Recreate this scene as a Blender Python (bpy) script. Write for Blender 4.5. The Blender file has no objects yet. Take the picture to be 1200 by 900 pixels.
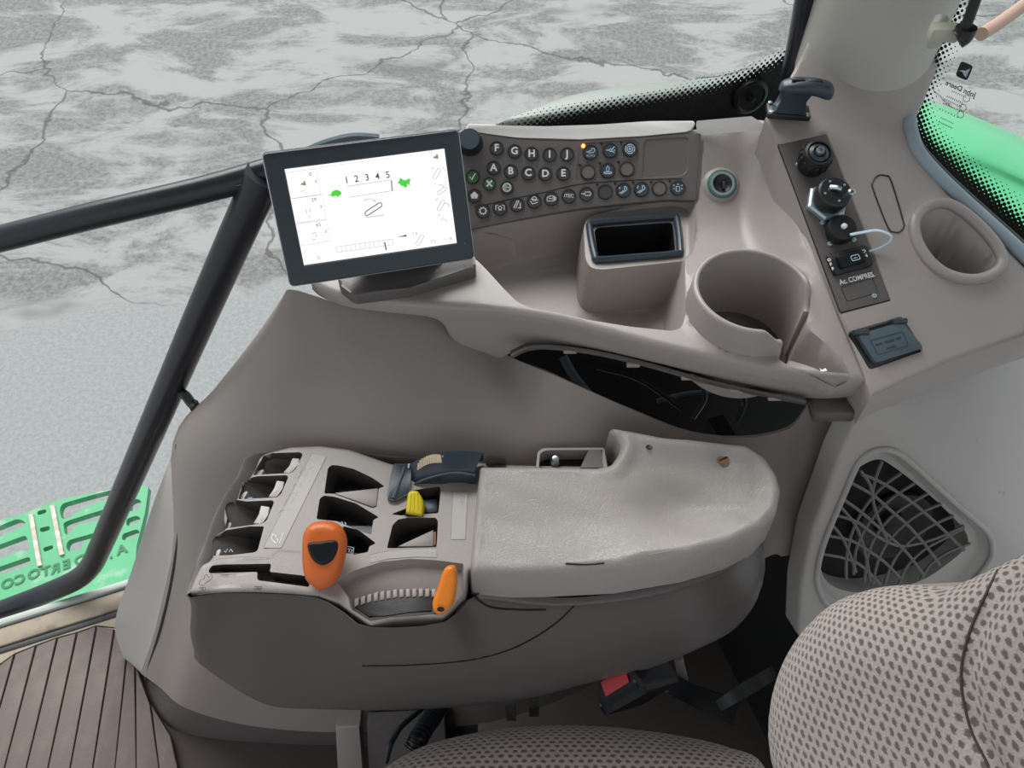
import bpy, bmesh, math, random
import numpy as np
from mathutils import Vector, Matrix
from mathutils.geometry import delaunay_2d_cdt

random.seed(7)
SC = bpy.context.scene
COL = SC.collection
# ---------------------------------------------------------------- camera, sky, exposure
CAM_H = 1.55
PITCH = math.radians(52)
FPX = 900.0
cam_data = bpy.data.cameras.new('camera')
cam_data.sensor_width = 36.0
cam_data.lens = 27.0
cam_data.clip_start = 0.02
cam_data.clip_end = 200
cam = bpy.data.objects.new('camera', cam_data)
COL.objects.link(cam)
cam.location = (0, 0, CAM_H)
cam.rotation_euler = (math.pi / 2 - PITCH, 0, 0)
SC.camera = cam

world = bpy.data.worlds.new('overcast_sky')
SC.world = world
world.use_nodes = True
wn = world.node_tree.nodes
bg = wn['Background']
bg.inputs['Color'].default_value = (0.90, 0.96, 1.0, 1)
bg.inputs['Strength'].default_value = 0.62

sun_data = bpy.data.lights.new('sun', 'SUN')
sun_data.energy = 3.2
sun_data.angle = math.radians(50)
sun_data.color = (1.0, 0.98, 0.95)
sun = bpy.data.objects.new('sun', sun_data)
COL.objects.link(sun)
sun.rotation_euler = (math.radians(-42), math.radians(-22), 0)

SC.view_settings.view_transform = 'Standard'
SC.view_settings.look = 'None'
SC.view_settings.gamma = 1
SC.view_settings.use_curve_mapping = False
SC.view_settings.exposure = 0.40

# ---------------------------------------------------------------- pixel rays onto real planes
CAMP = np.array([0, 0, CAM_H])
FW = np.array([0, math.cos(PITCH), -math.sin(PITCH)])
UP = np.array([0, math.sin(PITCH), math.cos(PITCH)])
XX = np.array([1.0, 0, 0])


def ray(u, v):
    return XX * (u - 600) / FPX + UP * (450 - v) / FPX + FW


def Zp(u, v, z):
    d = ray(u, v)
    return CAMP + d * ((z - CAM_H) / d[2])


def Yp(u, v, y):
    d = ray(u, v)
    return CAMP + d * (y / d[1])


def zbr(y):
    return 0.88 + (y - 0.55) * 0.42


def sstep(x):
    x = np.clip(x, 0, 1)
    return x * x * (3 - 2 * x)


def prof(y):
    y = np.asarray(y, float)
    return np.where(y < .76, .88, np.where(y < .86, .88 + 4.2 * (y - .76) ** 2, .922 + .84 * (y - .86)))


def zcon(x, y):
    w = sstep((np.asarray(x) - .30) / .075)
    return prof(y) * (1 - w) + zbr(np.asarray(y)) * w


def Sp(u, v, f=None):
    """pixel onto the height surface z = f(x, y)"""
    f = f or (lambda x, y: zbr(y))
    d = ray(u, v)
    a, b = 0.3, 3.0
    for _ in range(50):
        t = (a + b) / 2
        p = CAMP + d * t
        if p[2] > float(f(p[0], p[1])):
            a = t
        else:
            b = t
    return CAMP + d * a


class Plane:
    def __init__(s, p, n, up=(0, 1, 0)):
        s.p = np.array(p, float)
        s.n = np.array(n, float)
        s.n /= np.linalg.norm(s.n)
        up = np.array(up, float)
        ey = up - s.n * up.dot(s.n)
        s.ey = ey / np.linalg.norm(ey)
        s.ex = np.cross(s.ey, s.n)

    def hit(s, u, v):
        d = ray(u, v)
        return CAMP + d * ((s.p - CAMP).dot(s.n) / d.dot(s.n))

    def uv(s, u, v):
        q = s.hit(u, v) - s.p
        return np.array([q.dot(s.ex), q.dot(s.ey)])

    def uvs(s, pts):
        return np.array([s.uv(*p) for p in pts])

    def at(s, a, b, c=0.0):
        return s.p + s.ex * a + s.ey * b + s.n * c

    def raised(s, h):
        q = Plane(s.p + s.n * h, s.n, s.ey)
        return q

    def px(s, u, v):
        d = ray(u, v)
        return ((s.p - CAMP).dot(s.n) / d.dot(s.n)) / FPX


WORLD_XY = Plane((0, 0, 0), (0, 0, 1))


def ZPlane(z):
    return Plane((0, 0, z), (0, 0, 1))


# ---------------------------------------------------------------- materials
def mat_new(name):
    m = bpy.data.materials.new(name)
    m.use_nodes = True
    nt = m.node_tree
    return m, nt, nt.nodes['Principled BSDF']


def lin(r, g, b):
    f = lambda c: ((c / 255 + .055) / 1.055) ** 2.4 if c > 10 else c / 255 / 12.92
    return (f(r), f(g), f(b), 1)


def plastic(name, col, rough=.5, bump=.15, scale=900, var=.12, vscale=6, spec=.5, metal=0, dirt=None):
    m, nt, p = mat_new(name)
    N, L = nt.nodes, nt.links
    tc = N.new('ShaderNodeTexCoord')
    n1 = N.new('ShaderNodeTexNoise')
    n1.inputs['Scale'].default_value = vscale
    n1.inputs['Detail'].default_value = 5
    L.new(tc.outputs['Object'], n1.inputs['Vector'])
    mx = N.new('ShaderNodeMix')
    mx.data_type = 'RGBA'
    a = [c * (1 - var) for c in col[:3]] + [1]
    b = [min(1, c * (1 + var)) for c in col[:3]] + [1]
    mx.inputs[6].default_value = a
    mx.inputs[7].default_value = b
    L.new(n1.outputs['Fac'], mx.inputs[0])
    out = mx.outputs[2]
    if dirt:
        n3 = N.new('ShaderNodeTexNoise')
        n3.inputs['Scale'].default_value = dirt[1]
        n3.inputs['Detail'].default_value = 8
        L.new(tc.outputs['Object'], n3.inputs['Vector'])
        cr = N.new('ShaderNodeValToRGB')
        cr.color_ramp.elements[0].position = dirt[2]
        cr.color_ramp.elements[1].position = dirt[2] + .15
        L.new(n3.outputs['Fac'], cr.inputs[0])
        m2 = N.new('ShaderNodeMix')
        m2.data_type = 'RGBA'
        m2.inputs[7].default_value = dirt[0]
        L.new(cr.outputs[0], m2.inputs[0])
        L.new(out, m2.inputs[6])
        out = m2.outputs[2]
    L.new(out, p.inputs['Base Color'])
    p.inputs['Roughness'].default_value = rough
    p.inputs['Metallic'].default_value = metal
    p.inputs['Specular IOR Level'].default_value = spec
    if bump:
        n2 = N.new('ShaderNodeTexNoise')
        n2.inputs['Scale'].default_value = scale
        n2.inputs['Detail'].default_value = 2
        L.new(tc.outputs['Object'], n2.inputs['Vector'])
        bp = N.new('ShaderNodeBump')
        bp.inputs['Strength'].default_value = bump
        bp.inputs['Distance'].default_value = .001
        L.new(n2.outputs['Fac'], bp.inputs['Height'])
        L.new(bp.outputs[0], p.inputs['Normal'])
    return m


M = {}
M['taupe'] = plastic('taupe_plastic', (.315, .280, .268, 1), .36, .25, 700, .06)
M['taupe_dark_shaded'] = plastic('dark_and_shaded_taupe', (.105, .094, .090, 1), .36, .25, 700, .06)  # taupe darkened to paint shade on the armrest's side; also plain dark parts
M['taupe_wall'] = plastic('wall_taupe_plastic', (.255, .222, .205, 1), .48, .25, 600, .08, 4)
M['taupe_light'] = plastic('light_taupe_plastic', (.50, .47, .44, 1), .5, .2, 600, .06, 4)
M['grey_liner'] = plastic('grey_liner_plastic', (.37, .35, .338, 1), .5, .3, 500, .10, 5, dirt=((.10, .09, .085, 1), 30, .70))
M['pale_strip'] = plastic('pale_strip_plastic', (.84, .82, .80, 1), .4, .1, 600, .04)
M['pillar'] = plastic('pillar_plastic', (.43, .41, .375, 1), .5, .2, 700, .04, 4, dirt=((.22, .2, .18, 1), 18, .74))
M['button_panel'] = plastic('button_panel_plastic', (.135, .120, .116, 1), .45, .2, 800, .05)
M['button_dark'] = plastic('button_black', (.035, .033, .034, 1), .4, .1, 900, .05)
M['button_face'] = plastic('button_face_grey', (.07, .066, .066, 1), .4, .1, 900, .05)
M['button_blank'] = plastic('button_blank_taupe', (.16, .14, .135, 1), .45, .1, 900, .05)
M['button_blue'] = plastic('button_slate', (.045, .065, .085, 1), .4, .1, 900, .05)
M['green_button'] = plastic('green_button', (.05, .14, .055, 1), .4, .1, 900, .05)
M['well_shade'] = plastic('well_shade_taupe', (.065, .058, .055, 1), .5, .15, 700, .1)  # taupe darkened so the lever wells carry painted shade
M['black'] = plastic('black_plastic', (.012, .012, .014, 1), .4, .15, 700, .1)
M['black_gloss'] = plastic('black_gloss', (.008, .008, .010, 1), .4, 0, 700, .1, spec=.25)
M['black_paint'] = plastic('black_paint', (.010, .012, .018, 1), .3, .05, 300, .1)
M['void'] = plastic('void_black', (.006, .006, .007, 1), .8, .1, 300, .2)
M['slate'] = plastic('slate_plastic', (.028, .042, .058, 1), .32, .1, 700, .08)
M['slate_light'] = plastic('light_slate_plastic', (.065, .09, .115, 1), .4, .1, 700, .08)
M['display'] = plastic('display_bezel', (.022, .032, .043, 1), .35, .1, 900, .05)
M['orange'] = plastic('orange_plastic', (.62, .13, .018, 1), .38, .12, 900, .08)
M['orange2'] = plastic('bright_orange_plastic', (.85, .23, .008, 1), .35, .05, 900, .05)
M['yellow'] = plastic('yellow_plastic', (.75, .60, .02, 1), .4, .1, 900, .05)
M['grey_lever'] = plastic('grey_lever_plastic', (.52, .50, .48, 1), .45, .1, 900, .05)
M['cream'] = plastic('cream_plastic', (.60, .50, .36, 1), .5, .1, 900, .08)
M['label'] = plastic('label_film', (.33, .30, .29, 1), .3, 0, 900, .03)
M['white'] = plastic('white_print', (.80, .80, .80, 1), .5, 0, 500, .05)
M['ice'] = plastic('pale_blue_print', (.55, .68, .78, 1), .5, 0, 500, .05)
M['grey_print'] = plastic('grey_print', (.50, .49, .485, 1), .5, 0, 500, .05)
M['dark_print'] = plastic('dark_print', (.02, .02, .022, 1), .5, 0, 500, .05)
M['steel'] = plastic('steel', (.48, .52, .54, 1), .3, .1, 300, .1, metal=.9)
M['zinc'] = plastic('zinc_nut', (.45, .55, .58, 1), .35, .1, 300, .15, metal=.6)
M['rust'] = plastic('rusty_screw', (.28, .14, .09, 1), .6, .2, 300, .2, metal=.4)
M['teal_ring'] = plastic('teal_ring', (.06, .19, .15, 1), .35, .1, 600, .2)
M['red'] = plastic('red_plastic', (.45, .012, .015, 1), .35, .05, 600, .05)
M['green_paint'] = plastic('green_paint', (.08, .40, .19, 1), .5, .05, 200, .14, 9, dirt=((.33, .50, .38, 1), 16, .58))
M['green_letter'] = plastic('dark_green_letter', (.008, .16, .06, 1), .5, .05, 200, .1)
M['worn_strip'] = plastic('worn_strip', (.55, .45, .38, 1), .7, .4, 120, .15, 40, dirt=((.75, .72, .68, 1), 60, .5))
M['fender'] = plastic('fender_green', (.105, .47, .235, 1), .25, .0, 200, .05, 3)
M['mudguard'] = plastic('mudguard_grey', (.42, .46, .43, 1), .4, .1, 200, .08, 3)
M['glass_band'] = plastic('glass_band_grey', (.25, .285, .265, 1), .35, .1, 200, .08, 3)  # pale colour of the made-up strip beyond the side glass
M['mat'] = plastic('rubber_mat', (.125, .092, .082, 1), .62, .35, 350, .14, 9, dirt=((.18, .145, .12, 1), 7, .52))
M['mat_gap'] = plastic('mat_groove', (.055, .042, .038, 1), .8, .2, 350, .1)
M['dust'] = plastic('dusty_sill', (.36, .30, .235, 1), .8, .5, 250, .2, 20, dirt=((.19, .155, .13, 1), 14, .52))
M['rubber'] = plastic('seal_rubber', (.02, .02, .021, 1), .55, .1, 300, .1)
M['seal_grey'] = plastic('blue_grey_seal', (.26, .32, .37, 1), .45, .1, 200, .18, 30)
M['bracket_green'] = plastic('khaki_bracket', (.42, .42, .34, 1), .5, .1, 200, .1)
M['copper'] = plastic('copper_pipe', (.50, .30, .24, 1), .5, .1, 200, .1)
M['ceiling'] = plastic('headliner', (.45, .43, .40, 1), .9, .2, 300, .05)


def screen_mat():
    m, nt, p = mat_new('lit_screen')
    p.inputs['Base Color'].default_value = (.02, .02, .02, 1)
    p.inputs['Emission Color'].default_value = (.98, .985, 1, 1)
    p.inputs['Emission Strength'].default_value = .80
    p.inputs['Roughness'].default_value = .3
    return m


def emit(name, col, st):
    m, nt, p = mat_new(name)
    p.inputs['Base Color'].default_value = (.02, .02, .02, 1)
    p.inputs['Emission Color'].default_value = col
    p.inputs['Emission Strength'].default_value = st
    return m


M['screen'] = screen_mat()
M['px_dark'] = emit('screen_dark_pixels', (.06, .06, .07, 1), .6)
M['px_grey'] = emit('screen_grey_pixels', (.40, .41, .43, 1), .8)
M['px_green'] = emit('screen_green_pixels', (.06, .62, .03, 1), .8)
M['px_olive'] = emit('screen_olive_pixels', (.22, .26, .12, 1), .8)
M['led'] = emit('orange_led', (1, .25, .05, 1), 3.0)


def fabric(name, base, dot, s):
    m, nt, p = mat_new(name)
    N, L = nt.nodes, nt.links
    uv = N.new('ShaderNodeUVMap')
    sp = N.new('ShaderNodeSeparateXYZ')
    nz = N.new('ShaderNodeTexNoise')
    nz.inputs['Scale'].default_value = 60
    L.new(uv.outputs[0], nz.inputs['Vector'])
    add = N.new('ShaderNodeVectorMath')
    add.operation = 'MULTIPLY_ADD'
    add.inputs[1].default_value = (.004, .004, 0)
    L.new(nz.outputs['Color'], add.inputs[0])
    L.new(uv.outputs[0], add.inputs[2])
    L.new(add.outputs[0], sp.inputs[0])

    def mth(op, a, b=None, c=None):
        n = N.new('ShaderNodeMath')
        n.operation = op
        for i, x in enumerate((a, b, c)):
            if x is None:
                continue
            if isinstance(x, (int, float)):
                n.inputs[i].default_value = x
            else:
                L.new(x, n.inputs[i])
        return n.outputs[0]
    y = mth('DIVIDE', sp.outputs[1], s * .62)
    row = mth('FLOOR', y)
    odd = mth('MULTIPLY', mth('MODULO', mth('ABSOLUTE', row), 2.0), .5)
    x = mth('ADD', mth('DIVIDE', sp.outputs[0], s), odd)
    fx = mth('SUBTRACT', mth('FRACT', x), .5)
    fy = mth('SUBTRACT', mth('FRACT', y), .5)
    # small heart-like stitch: ellipse drawn together towards its foot
    r = mth('SQRT', mth('ADD', mth('MULTIPLY', mth('MULTIPLY', fx, fx), 5.2), mth('MULTIPLY', mth('MULTIPLY', fy, fy), 5.0)))
    n2 = N.new('ShaderNodeTexNoise')
    n2.inputs['Scale'].default_value = 420
    L.new(uv.outputs[0], n2.inputs['Vector'])
    r2 = mth('MULTIPLY_ADD', mth('SUBTRACT', n2.outputs['Fac'], .5), .9, r)
    ss = N.new('ShaderNodeMapRange')
    ss.interpolation_type = 'SMOOTHSTEP'
    ss.inputs['From Min'].default_value = .46
    ss.inputs['From Max'].default_value = .90
    L.new(r2, ss.inputs['Value'])
    mx = N.new('ShaderNodeMix')
    mx.data_type = 'RGBA'
    mx.inputs[6].default_value = dot
    L.new(ss.outputs[0], mx.inputs[0])
    n3 = N.new('ShaderNodeTexNoise')
    n3.inputs['Scale'].default_value = 500
    L.new(uv.outputs[0], n3.inputs['Vector'])
    mb = N.new('ShaderNodeMix')
    mb.data_type = 'RGBA'
    mb.inputs[6].default_value = [c * .6 for c in base[:3]] + [1]
    mb.inputs[7].default_value = [c * 1.4 for c in base[:3]] + [1]
    L.new(n3.outputs['Fac'], mb.inputs[0])
    L.new(mb.outputs[2], mx.inputs[7])
    L.new(mx.outputs[2], p.inputs['Base Color'])
    p.inputs['Roughness'].default_value = .95
    p.inputs['Specular IOR Level'].default_value = .15
    p.inputs['Sheen Weight'].default_value = .25
    bp = N.new('ShaderNodeBump')
    bp.inputs['Strength'].default_value = .5
    bp.inputs['Distance'].default_value = .0012
    hh = mth('ADD', ss.outputs[0], mth('MULTIPLY', n3.outputs['Fac'], .5))
    L.new(hh, bp.inputs['Height'])
    L.new(bp.outputs[0], p.inputs['Normal'])
    return m


M['fabric'] = fabric('dotted_seat_fabric', (.40, .345, .318, 1), (.135, .11, .104, 1), .0118)


def leather():
    m, nt, p = mat_new('grained_vinyl')
    N, L = nt.nodes, nt.links
    tc = N.new('ShaderNodeTexCoord')
    mp = N.new('ShaderNodeMapping')
    mp.inputs['Scale'].default_value = (1, 1.7, 1)
    L.new(tc.outputs['Object'], mp.inputs[0])
    nz = N.new('ShaderNodeTexNoise')
    nz.inputs['Scale'].default_value = 45
    nz.inputs['Detail'].default_value = 3
    L.new(mp.outputs[0], nz.inputs['Vector'])
    ad = N.new('ShaderNodeVectorMath')
    ad.operation = 'MULTIPLY_ADD'
    ad.inputs[1].default_value = (.012, .012, .012)
    L.new(nz.outputs['Color'], ad.inputs[0])
    L.new(mp.outputs[0], ad.inputs[2])
    vo = N.new('ShaderNodeTexVoronoi')
    vo.feature = 'DISTANCE_TO_EDGE'
    vo.inputs['Scale'].default_value = 340
    L.new(ad.outputs[0], vo.inputs['Vector'])
    rp = N.new('ShaderNodeMapRange')
    rp.inputs['From Max'].default_value = .16
    L.new(vo.outputs['Distance'], rp.inputs['Value'])
    bp = N.new('ShaderNodeBump')
    bp.inputs['Strength'].default_value = .32
    bp.inputs['Distance'].default_value = .0010
    L.new(rp.outputs[0], bp.inputs['Height'])
    L.new(bp.outputs[0], p.inputs['Normal'])
    n2 = N.new('ShaderNodeTexNoise')
    n2.inputs['Scale'].default_value = 7
    L.new(tc.outputs['Object'], n2.inputs['Vector'])
    mx = N.new('ShaderNodeMix')
    mx.data_type = 'RGBA'
    mx.inputs[6].default_value = (.31, .278, .263, 1)
    mx.inputs[7].default_value = (.38, .355, .342, 1)
    L.new(n2.outputs['Fac'], mx.inputs[0])
    L.new(mx.outputs[2], p.inputs['Base Color'])
    p.inputs['Roughness'].default_value = .30
    return m


M['vinyl'] = leather()


def concrete():
    m, nt, p = mat_new('cracked_concrete')
    N, L = nt.nodes, nt.links
    tc = N.new('ShaderNodeTexCoord')

    def noise(scale, detail=6, rough=.6, vec=None, dist=0):
        n = N.new('ShaderNodeTexNoise')
        n.inputs['Scale'].default_value = scale
        n.inputs['Detail'].default_value = detail
        n.inputs['Roughness'].default_value = rough
        n.inputs['Distortion'].default_value = dist
        L.new(vec or tc.outputs['Object'], n.inputs['Vector'])
        return n.outputs['Fac']

    def ramp(x, a, b):
        r = N.new('ShaderNodeMapRange')
        r.interpolation_type = 'SMOOTHSTEP'
        r.inputs['From Min'].default_value = a
        r.inputs['From Max'].default_value = b
        L.new(x, r.inputs['Value'])
        return r.outputs[0]

    def mix(f, a, b):
        x = N.new('ShaderNodeMix')
        x.data_type = 'RGBA'
        L.new(f, x.inputs[0])
        for i, q in ((6, a), (7, b)):
            if isinstance(q, tuple):
                x.inputs[i].default_value = q
            else:
                L.new(q, x.inputs[i])
        return x.outputs[2]

    def mth(op, a, b):
        n = N.new('ShaderNodeMath')
        n.operation = op
        for i, x in enumerate((a, b)):
            if isinstance(x, (int, float)):
                n.inputs[i].default_value = x
            else:
                L.new(x, n.inputs[i])
        return n.outputs[0]
    fine = mix(ramp(noise(45, 6, .75), .3, .7), (.27, .275, .278, 1), (.36, .366, .37, 1))
    # the far pour is worn: rough dark aggregate between pale skins of cement
    sp = N.new('ShaderNodeSeparateXYZ')
    L.new(tc.outputs['Object'], sp.inputs[0])
    wob = noise(.9, 5, .6)
    far = mth('ADD', mth('SUBTRACT', sp.outputs[1], mth('MULTIPLY', sp.outputs[0], .32)), mth('MULTIPLY', wob, .9))
    farm = ramp(far, 3.95, 4.05)
    stretch = N.new('ShaderNodeMapping')
    stretch.inputs['Scale'].default_value = (.75, 1.5, 1)
    L.new(tc.outputs['Object'], stretch.inputs[0])
    patch = ramp(noise(1.5, 9, .68, stretch.outputs[0], .5), .44, .56)
    rough_c = mix(ramp(noise(30, 7, .8), .35, .65), (.14, .137, .134, 1), (.27, .27, .266, 1))
    worn = mix(patch, rough_c, (.35, .352, .352, 1))
    c = mix(farm, fine, worn)
    dk = ramp(noise(.85, 4, .6, stretch.outputs[0]), .60, .74)
    dk2 = mth('MULTIPLY', dk, mth('MULTIPLY', farm, .65))
    c = mix(dk2, c, (.12, .115, .11, 1))
    # cracks
    wv = N.new('ShaderNodeTexNoise')
    wv.inputs['Scale'].default_value = 2.2
    wv.inputs['Detail'].default_value = 6
    L.new(tc.outputs['Object'], wv.inputs['Vector'])
    ad = N.new('ShaderNodeVectorMath')
    ad.operation = 'MULTIPLY_ADD'
    ad.inputs[1].default_value = (.5, .5, 0)
    L.new(wv.outputs['Color'], ad.inputs[0])
    L.new(tc.outputs['Object'], ad.inputs[2])
    vo = N.new('ShaderNodeTexVoronoi')
    vo.feature = 'DISTANCE_TO_EDGE'
    vo.inputs['Scale'].default_value = .5
    L.new(ad.outputs[0], vo.inputs['Vector'])
    ck = ramp(vo.outputs['Distance'], .006, .001)
    ck = mth('MULTIPLY', ck, mth('MULTIPLY', farm, .75))
    c = mix(ck, c, (.075, .07, .068, 1))
    L.new(c, p.inputs['Base Color'])
    p.inputs['Roughness'].default_value = .9
    bp = N.new('ShaderNodeBump')
    bp.inputs['Strength'].default_value = .5
    bp.inputs['Distance'].default_value = .01
    L.new(noise(35, 8, .8), bp.inputs['Height'])
    L.new(bp.outputs[0], p.inputs['Normal'])
    return m


M['concrete'] = concrete()


def glass(name, tint, spacing, rot):
    m, nt, p = mat_new(name)
    N, L = nt.nodes, nt.links
    out = N['Material Output']
    tr = N.new('ShaderNodeBsdfTransparent')
    tr.inputs[0].default_value = tint
    gl = N.new('ShaderNodeBsdfGlossy')
    gl.inputs['Roughness'].default_value = .02
    fr = N.new('ShaderNodeFresnel')
    fr.inputs['IOR'].default_value = 1.12
    mg = N.new('ShaderNodeMixShader')
    L.new(fr.outputs[0], mg.inputs[0])
    L.new(tr.outputs[0], mg.inputs[1])
    L.new(gl.outputs[0], mg.inputs[2])
    at = N.new('ShaderNodeAttribute')
    at.attribute_name = 'frit'
    uv = N.new('ShaderNodeUVMap')
    mp = N.new('ShaderNodeMapping')
    mp.inputs['Rotation'].default_value = (0, 0, rot)
    mp.inputs['Scale'].default_value = (1 / spacing, 1 / spacing, 1)
    L.new(uv.outputs[0], mp.inputs[0])
    fr2 = N.new('ShaderNodeVectorMath')
    fr2.operation = 'FRACTION'
    L.new(mp.outputs[0], fr2.inputs[0])
    sb = N.new('ShaderNodeVectorMath')
    sb.operation = 'SUBTRACT'
    sb.inputs[1].default_value = (.5, .5, 0)
    L.new(fr2.outputs[0], sb.inputs[0])
    ml = N.new('ShaderNodeVectorMath')
    ml.operation = 'MULTIPLY'
    ml.inputs[1].default_value = (1, 1, 0)
    L.new(sb.outputs[0], ml.inputs[0])
    ln = N.new('ShaderNodeVectorMath')
    ln.operation = 'LENGTH'
    L.new(ml.outputs[0], ln.inputs[0])
    rr = N.new('ShaderNodeMapRange')
    rr.inputs['From Min'].default_value = .02
    rr.inputs['From Max'].default_value = .98
    rr.inputs['To Min'].default_value = .12
    rr.inputs['To Max'].default_value = .68
    L.new(at.outputs['Fac'], rr.inputs['Value'])
    lt = N.new('ShaderNodeMath')
    lt.operation = 'LESS_THAN'
    L.new(ln.outputs['Value'], lt.inputs[0])
    L.new(rr.outputs[0], lt.inputs[1])
    gt = N.new('ShaderNodeMath')
    gt.operation = 'GREATER_THAN'
    gt.inputs[1].default_value = .02
    L.new(at.outputs['Fac'], gt.inputs[0])
    an = N.new('ShaderNodeMath')
    an.operation = 'MULTIPLY'
    L.new(lt.outputs[0], an.inputs[0])
    L.new(gt.outputs[0], an.inputs[1])
    p.inputs['Base Color'].default_value = (.010, .010, .012, 1)
    p.inputs['Roughness'].default_value = .25
    mf = N.new('ShaderNodeMixShader')
    L.new(an.outputs[0], mf.inputs[0])
    L.new(mg.outputs[0], mf.inputs[1])
    L.new(p.outputs[0], mf.inputs[2])
    L.new(mf.outputs[0], out.inputs['Surface'])
    return m


M['glass1'] = glass('window_glass', (.93, .95, .94, 1), .0062, math.radians(45))
M['glass2'] = glass('rear_window_glass', (.88, .95, .92, 1), .0056, math.radians(40))


# ---------------------------------------------------------------- mesh helpers
def origin_of(o):
    v = Vector((0, 0, 0))
    while o is not None:
        v += Vector(o.location)
        o = o.parent
    return v


def tag(o, label=None, cat=None, group=None, kind=None):
    for k, v in (('label', label), ('category', cat), ('group', group), ('kind', kind)):
        if v:
            o[k] = v
    return o


def thing(name, loc, label, cat, group=None):
    o = bpy.data.objects.new(name, None)
    COL.objects.link(o)
    o.location = tuple(float(c) for c in loc)
    o.empty_display_size = .05
    return tag(o, label, cat, group)


def put(name, bm, mat, parent=None, sharp=38, smooth=True):
    """link world-space bmesh as one object, its origin at its parent's (or at its own base)"""
    bmesh.ops.recalc_face_normals(bm, faces=bm.faces[:])
    me = bpy.data.meshes.new(name)
    bm.to_mesh(me)
    bm.free()
    if parent is None:
        co = np.array([v.co[:] for v in me.vertices])
        off = Vector(((co[:, 0].min() + co[:, 0].max()) / 2, (co[:, 1].min() + co[:, 1].max()) / 2, co[:, 2].min()))
    else:
        off = origin_of(parent)
        co = np.array([v.co[:] for v in me.vertices])
        ctr = Vector((co.min(0) + co.max(0)) / 2)
        off = ctr
    me.transform(Matrix.Translation(-off))
    if smooth:
        me.shade_smooth()
        me.set_sharp_from_angle(angle=math.radians(sharp))
    o = bpy.data.objects.new(name, me)
    COL.objects.link(o)
    if parent is not None:
        o.parent = parent
        o.location = off - origin_of(parent)
    else:
        o.location = off
    if isinstance(mat, (list, tuple)):
        for m in mat:
            me.materials.append(m)
    else:
        me.materials.append(mat)
    return o


def catmull(P, n, closed=False):
    P = np.asarray(P, float)
    out = []
    N = len(P)
    segs = N if closed else N - 1
    for i in range(segs):
        if closed:
            a, b, c, d = P[(i - 1) % N], P[i], P[(i + 1) % N], P[(i + 2) % N]
        else:
            b, c = P[i], P[i + 1]
            a = P[i - 1] if i > 0 else 2 * b - c
            d = P[i + 2] if i + 2 < N else 2 * c - b
        for k in range(n):
            t = k / n
            out.append(.5 * ((2 * b) + (c - a) * t + (2 * a - 5 * b + 4 * c - d) * t * t + (3 * b - a - 3 * c + d) * t ** 3))
    if not closed:
        out.append(P[-1])
    return np.array(out)


def rpoly(P, r, n=5):
    """round the corners of a closed polygon (any dimension)"""
    P = np.asarray(P, float)
    N = len(P)
    out = []
    for i in range(N):
        a, b, c = P[i - 1], P[i], P[(i + 1) % N]
        la, lc = np.linalg.norm(a - b), np.linalg.norm(c - b)
        rr = r[i] if hasattr(r, '__len__') else r
        k = min(rr, la * .48, lc * .48)
        p0, p1 = b + (a - b) / la * k, b + (c - b) / lc * k
        for j in range(n + 1):
            t = j / n
            out.append((1 - t) ** 2 * p0 + 2 * t * (1 - t) * b + t * t * p1)
    return np.array(out)


def ccw(P):
    P = np.asarray(P, float)
    a = np.sum(P[:, 0] * np.roll(P[:, 1], -1) - np.roll(P[:, 0], -1) * P[:, 1])
    return P if a > 0 else P[::-1]


def sdf(A, P):
    """signed distance, negative inside"""
    A = np.asarray(A, float)
    P = np.asarray(P, float)
    res = np.empty(len(A))
    Q = np.roll(P, -1, 0)
    e = Q - P
    ee = np.maximum((e ** 2).sum(1), 1e-18)
    for s in range(0, len(A), 4000):
        a = A[s:s + 4000]
        w = a[:, None, :] - P[None]
        t = np.clip((w * e[None]).sum(2) / ee[None], 0, 1)
        d2 = ((w - t[..., None] * e[None]) ** 2).sum(2).min(1)
        c1 = P[None, :, 1] <= a[:, None, 1]
        c2 = Q[None, :, 1] <= a[:, None, 1]
        cr = e[None, :, 0] * w[..., 1] - e[None, :, 1] * w[..., 0]
        wn_ = ((c1 & ~c2 & (cr > 0)).astype(int) - (~c1 & c2 & (cr < 0)).astype(int)).sum(1)
        res[s:s + 4000] = np.sqrt(d2) * np.where(wn_ != 0, -1, 1)
    return res


def inset(P, d):
    P = ccw(P)
    a, c = np.roll(P, 1, 0), np.roll(P, -1, 0)
    e1, e2 = P - a, c - P
    n1 = np.stack([-e1[:, 1], e1[:, 0]], 1)
    n2 = np.stack([-e2[:, 1], e2[:, 0]], 1)
    n1 /= np.maximum(np.linalg.norm(n1, axis=1), 1e-12)[:, None]
    n2 /= np.maximum(np.linalg.norm(n2, axis=1), 1e-12)[:, None]
    n = n1 + n2
    l = np.maximum(np.linalg.norm(n, axis=1), .5)
    n = n / (l ** 2)[:, None] * 2
    Q = P + n * d
    # keep only points that really lie inside at about that depth
    s = -sdf(Q, P)
    return Q[s > abs(d) * .55] if d > 0 else Q


def rec(poly, depth, w=.003):
    """a recess: height function and the loops that keep its rim and foot crisp"""
    poly = ccw(poly)
    foot = inset(poly, w)

    def f(A):
        d = -sdf(A, poly)
        return -depth * np.clip(d / w, 0, 1)
    return f, [poly, foot]


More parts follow.
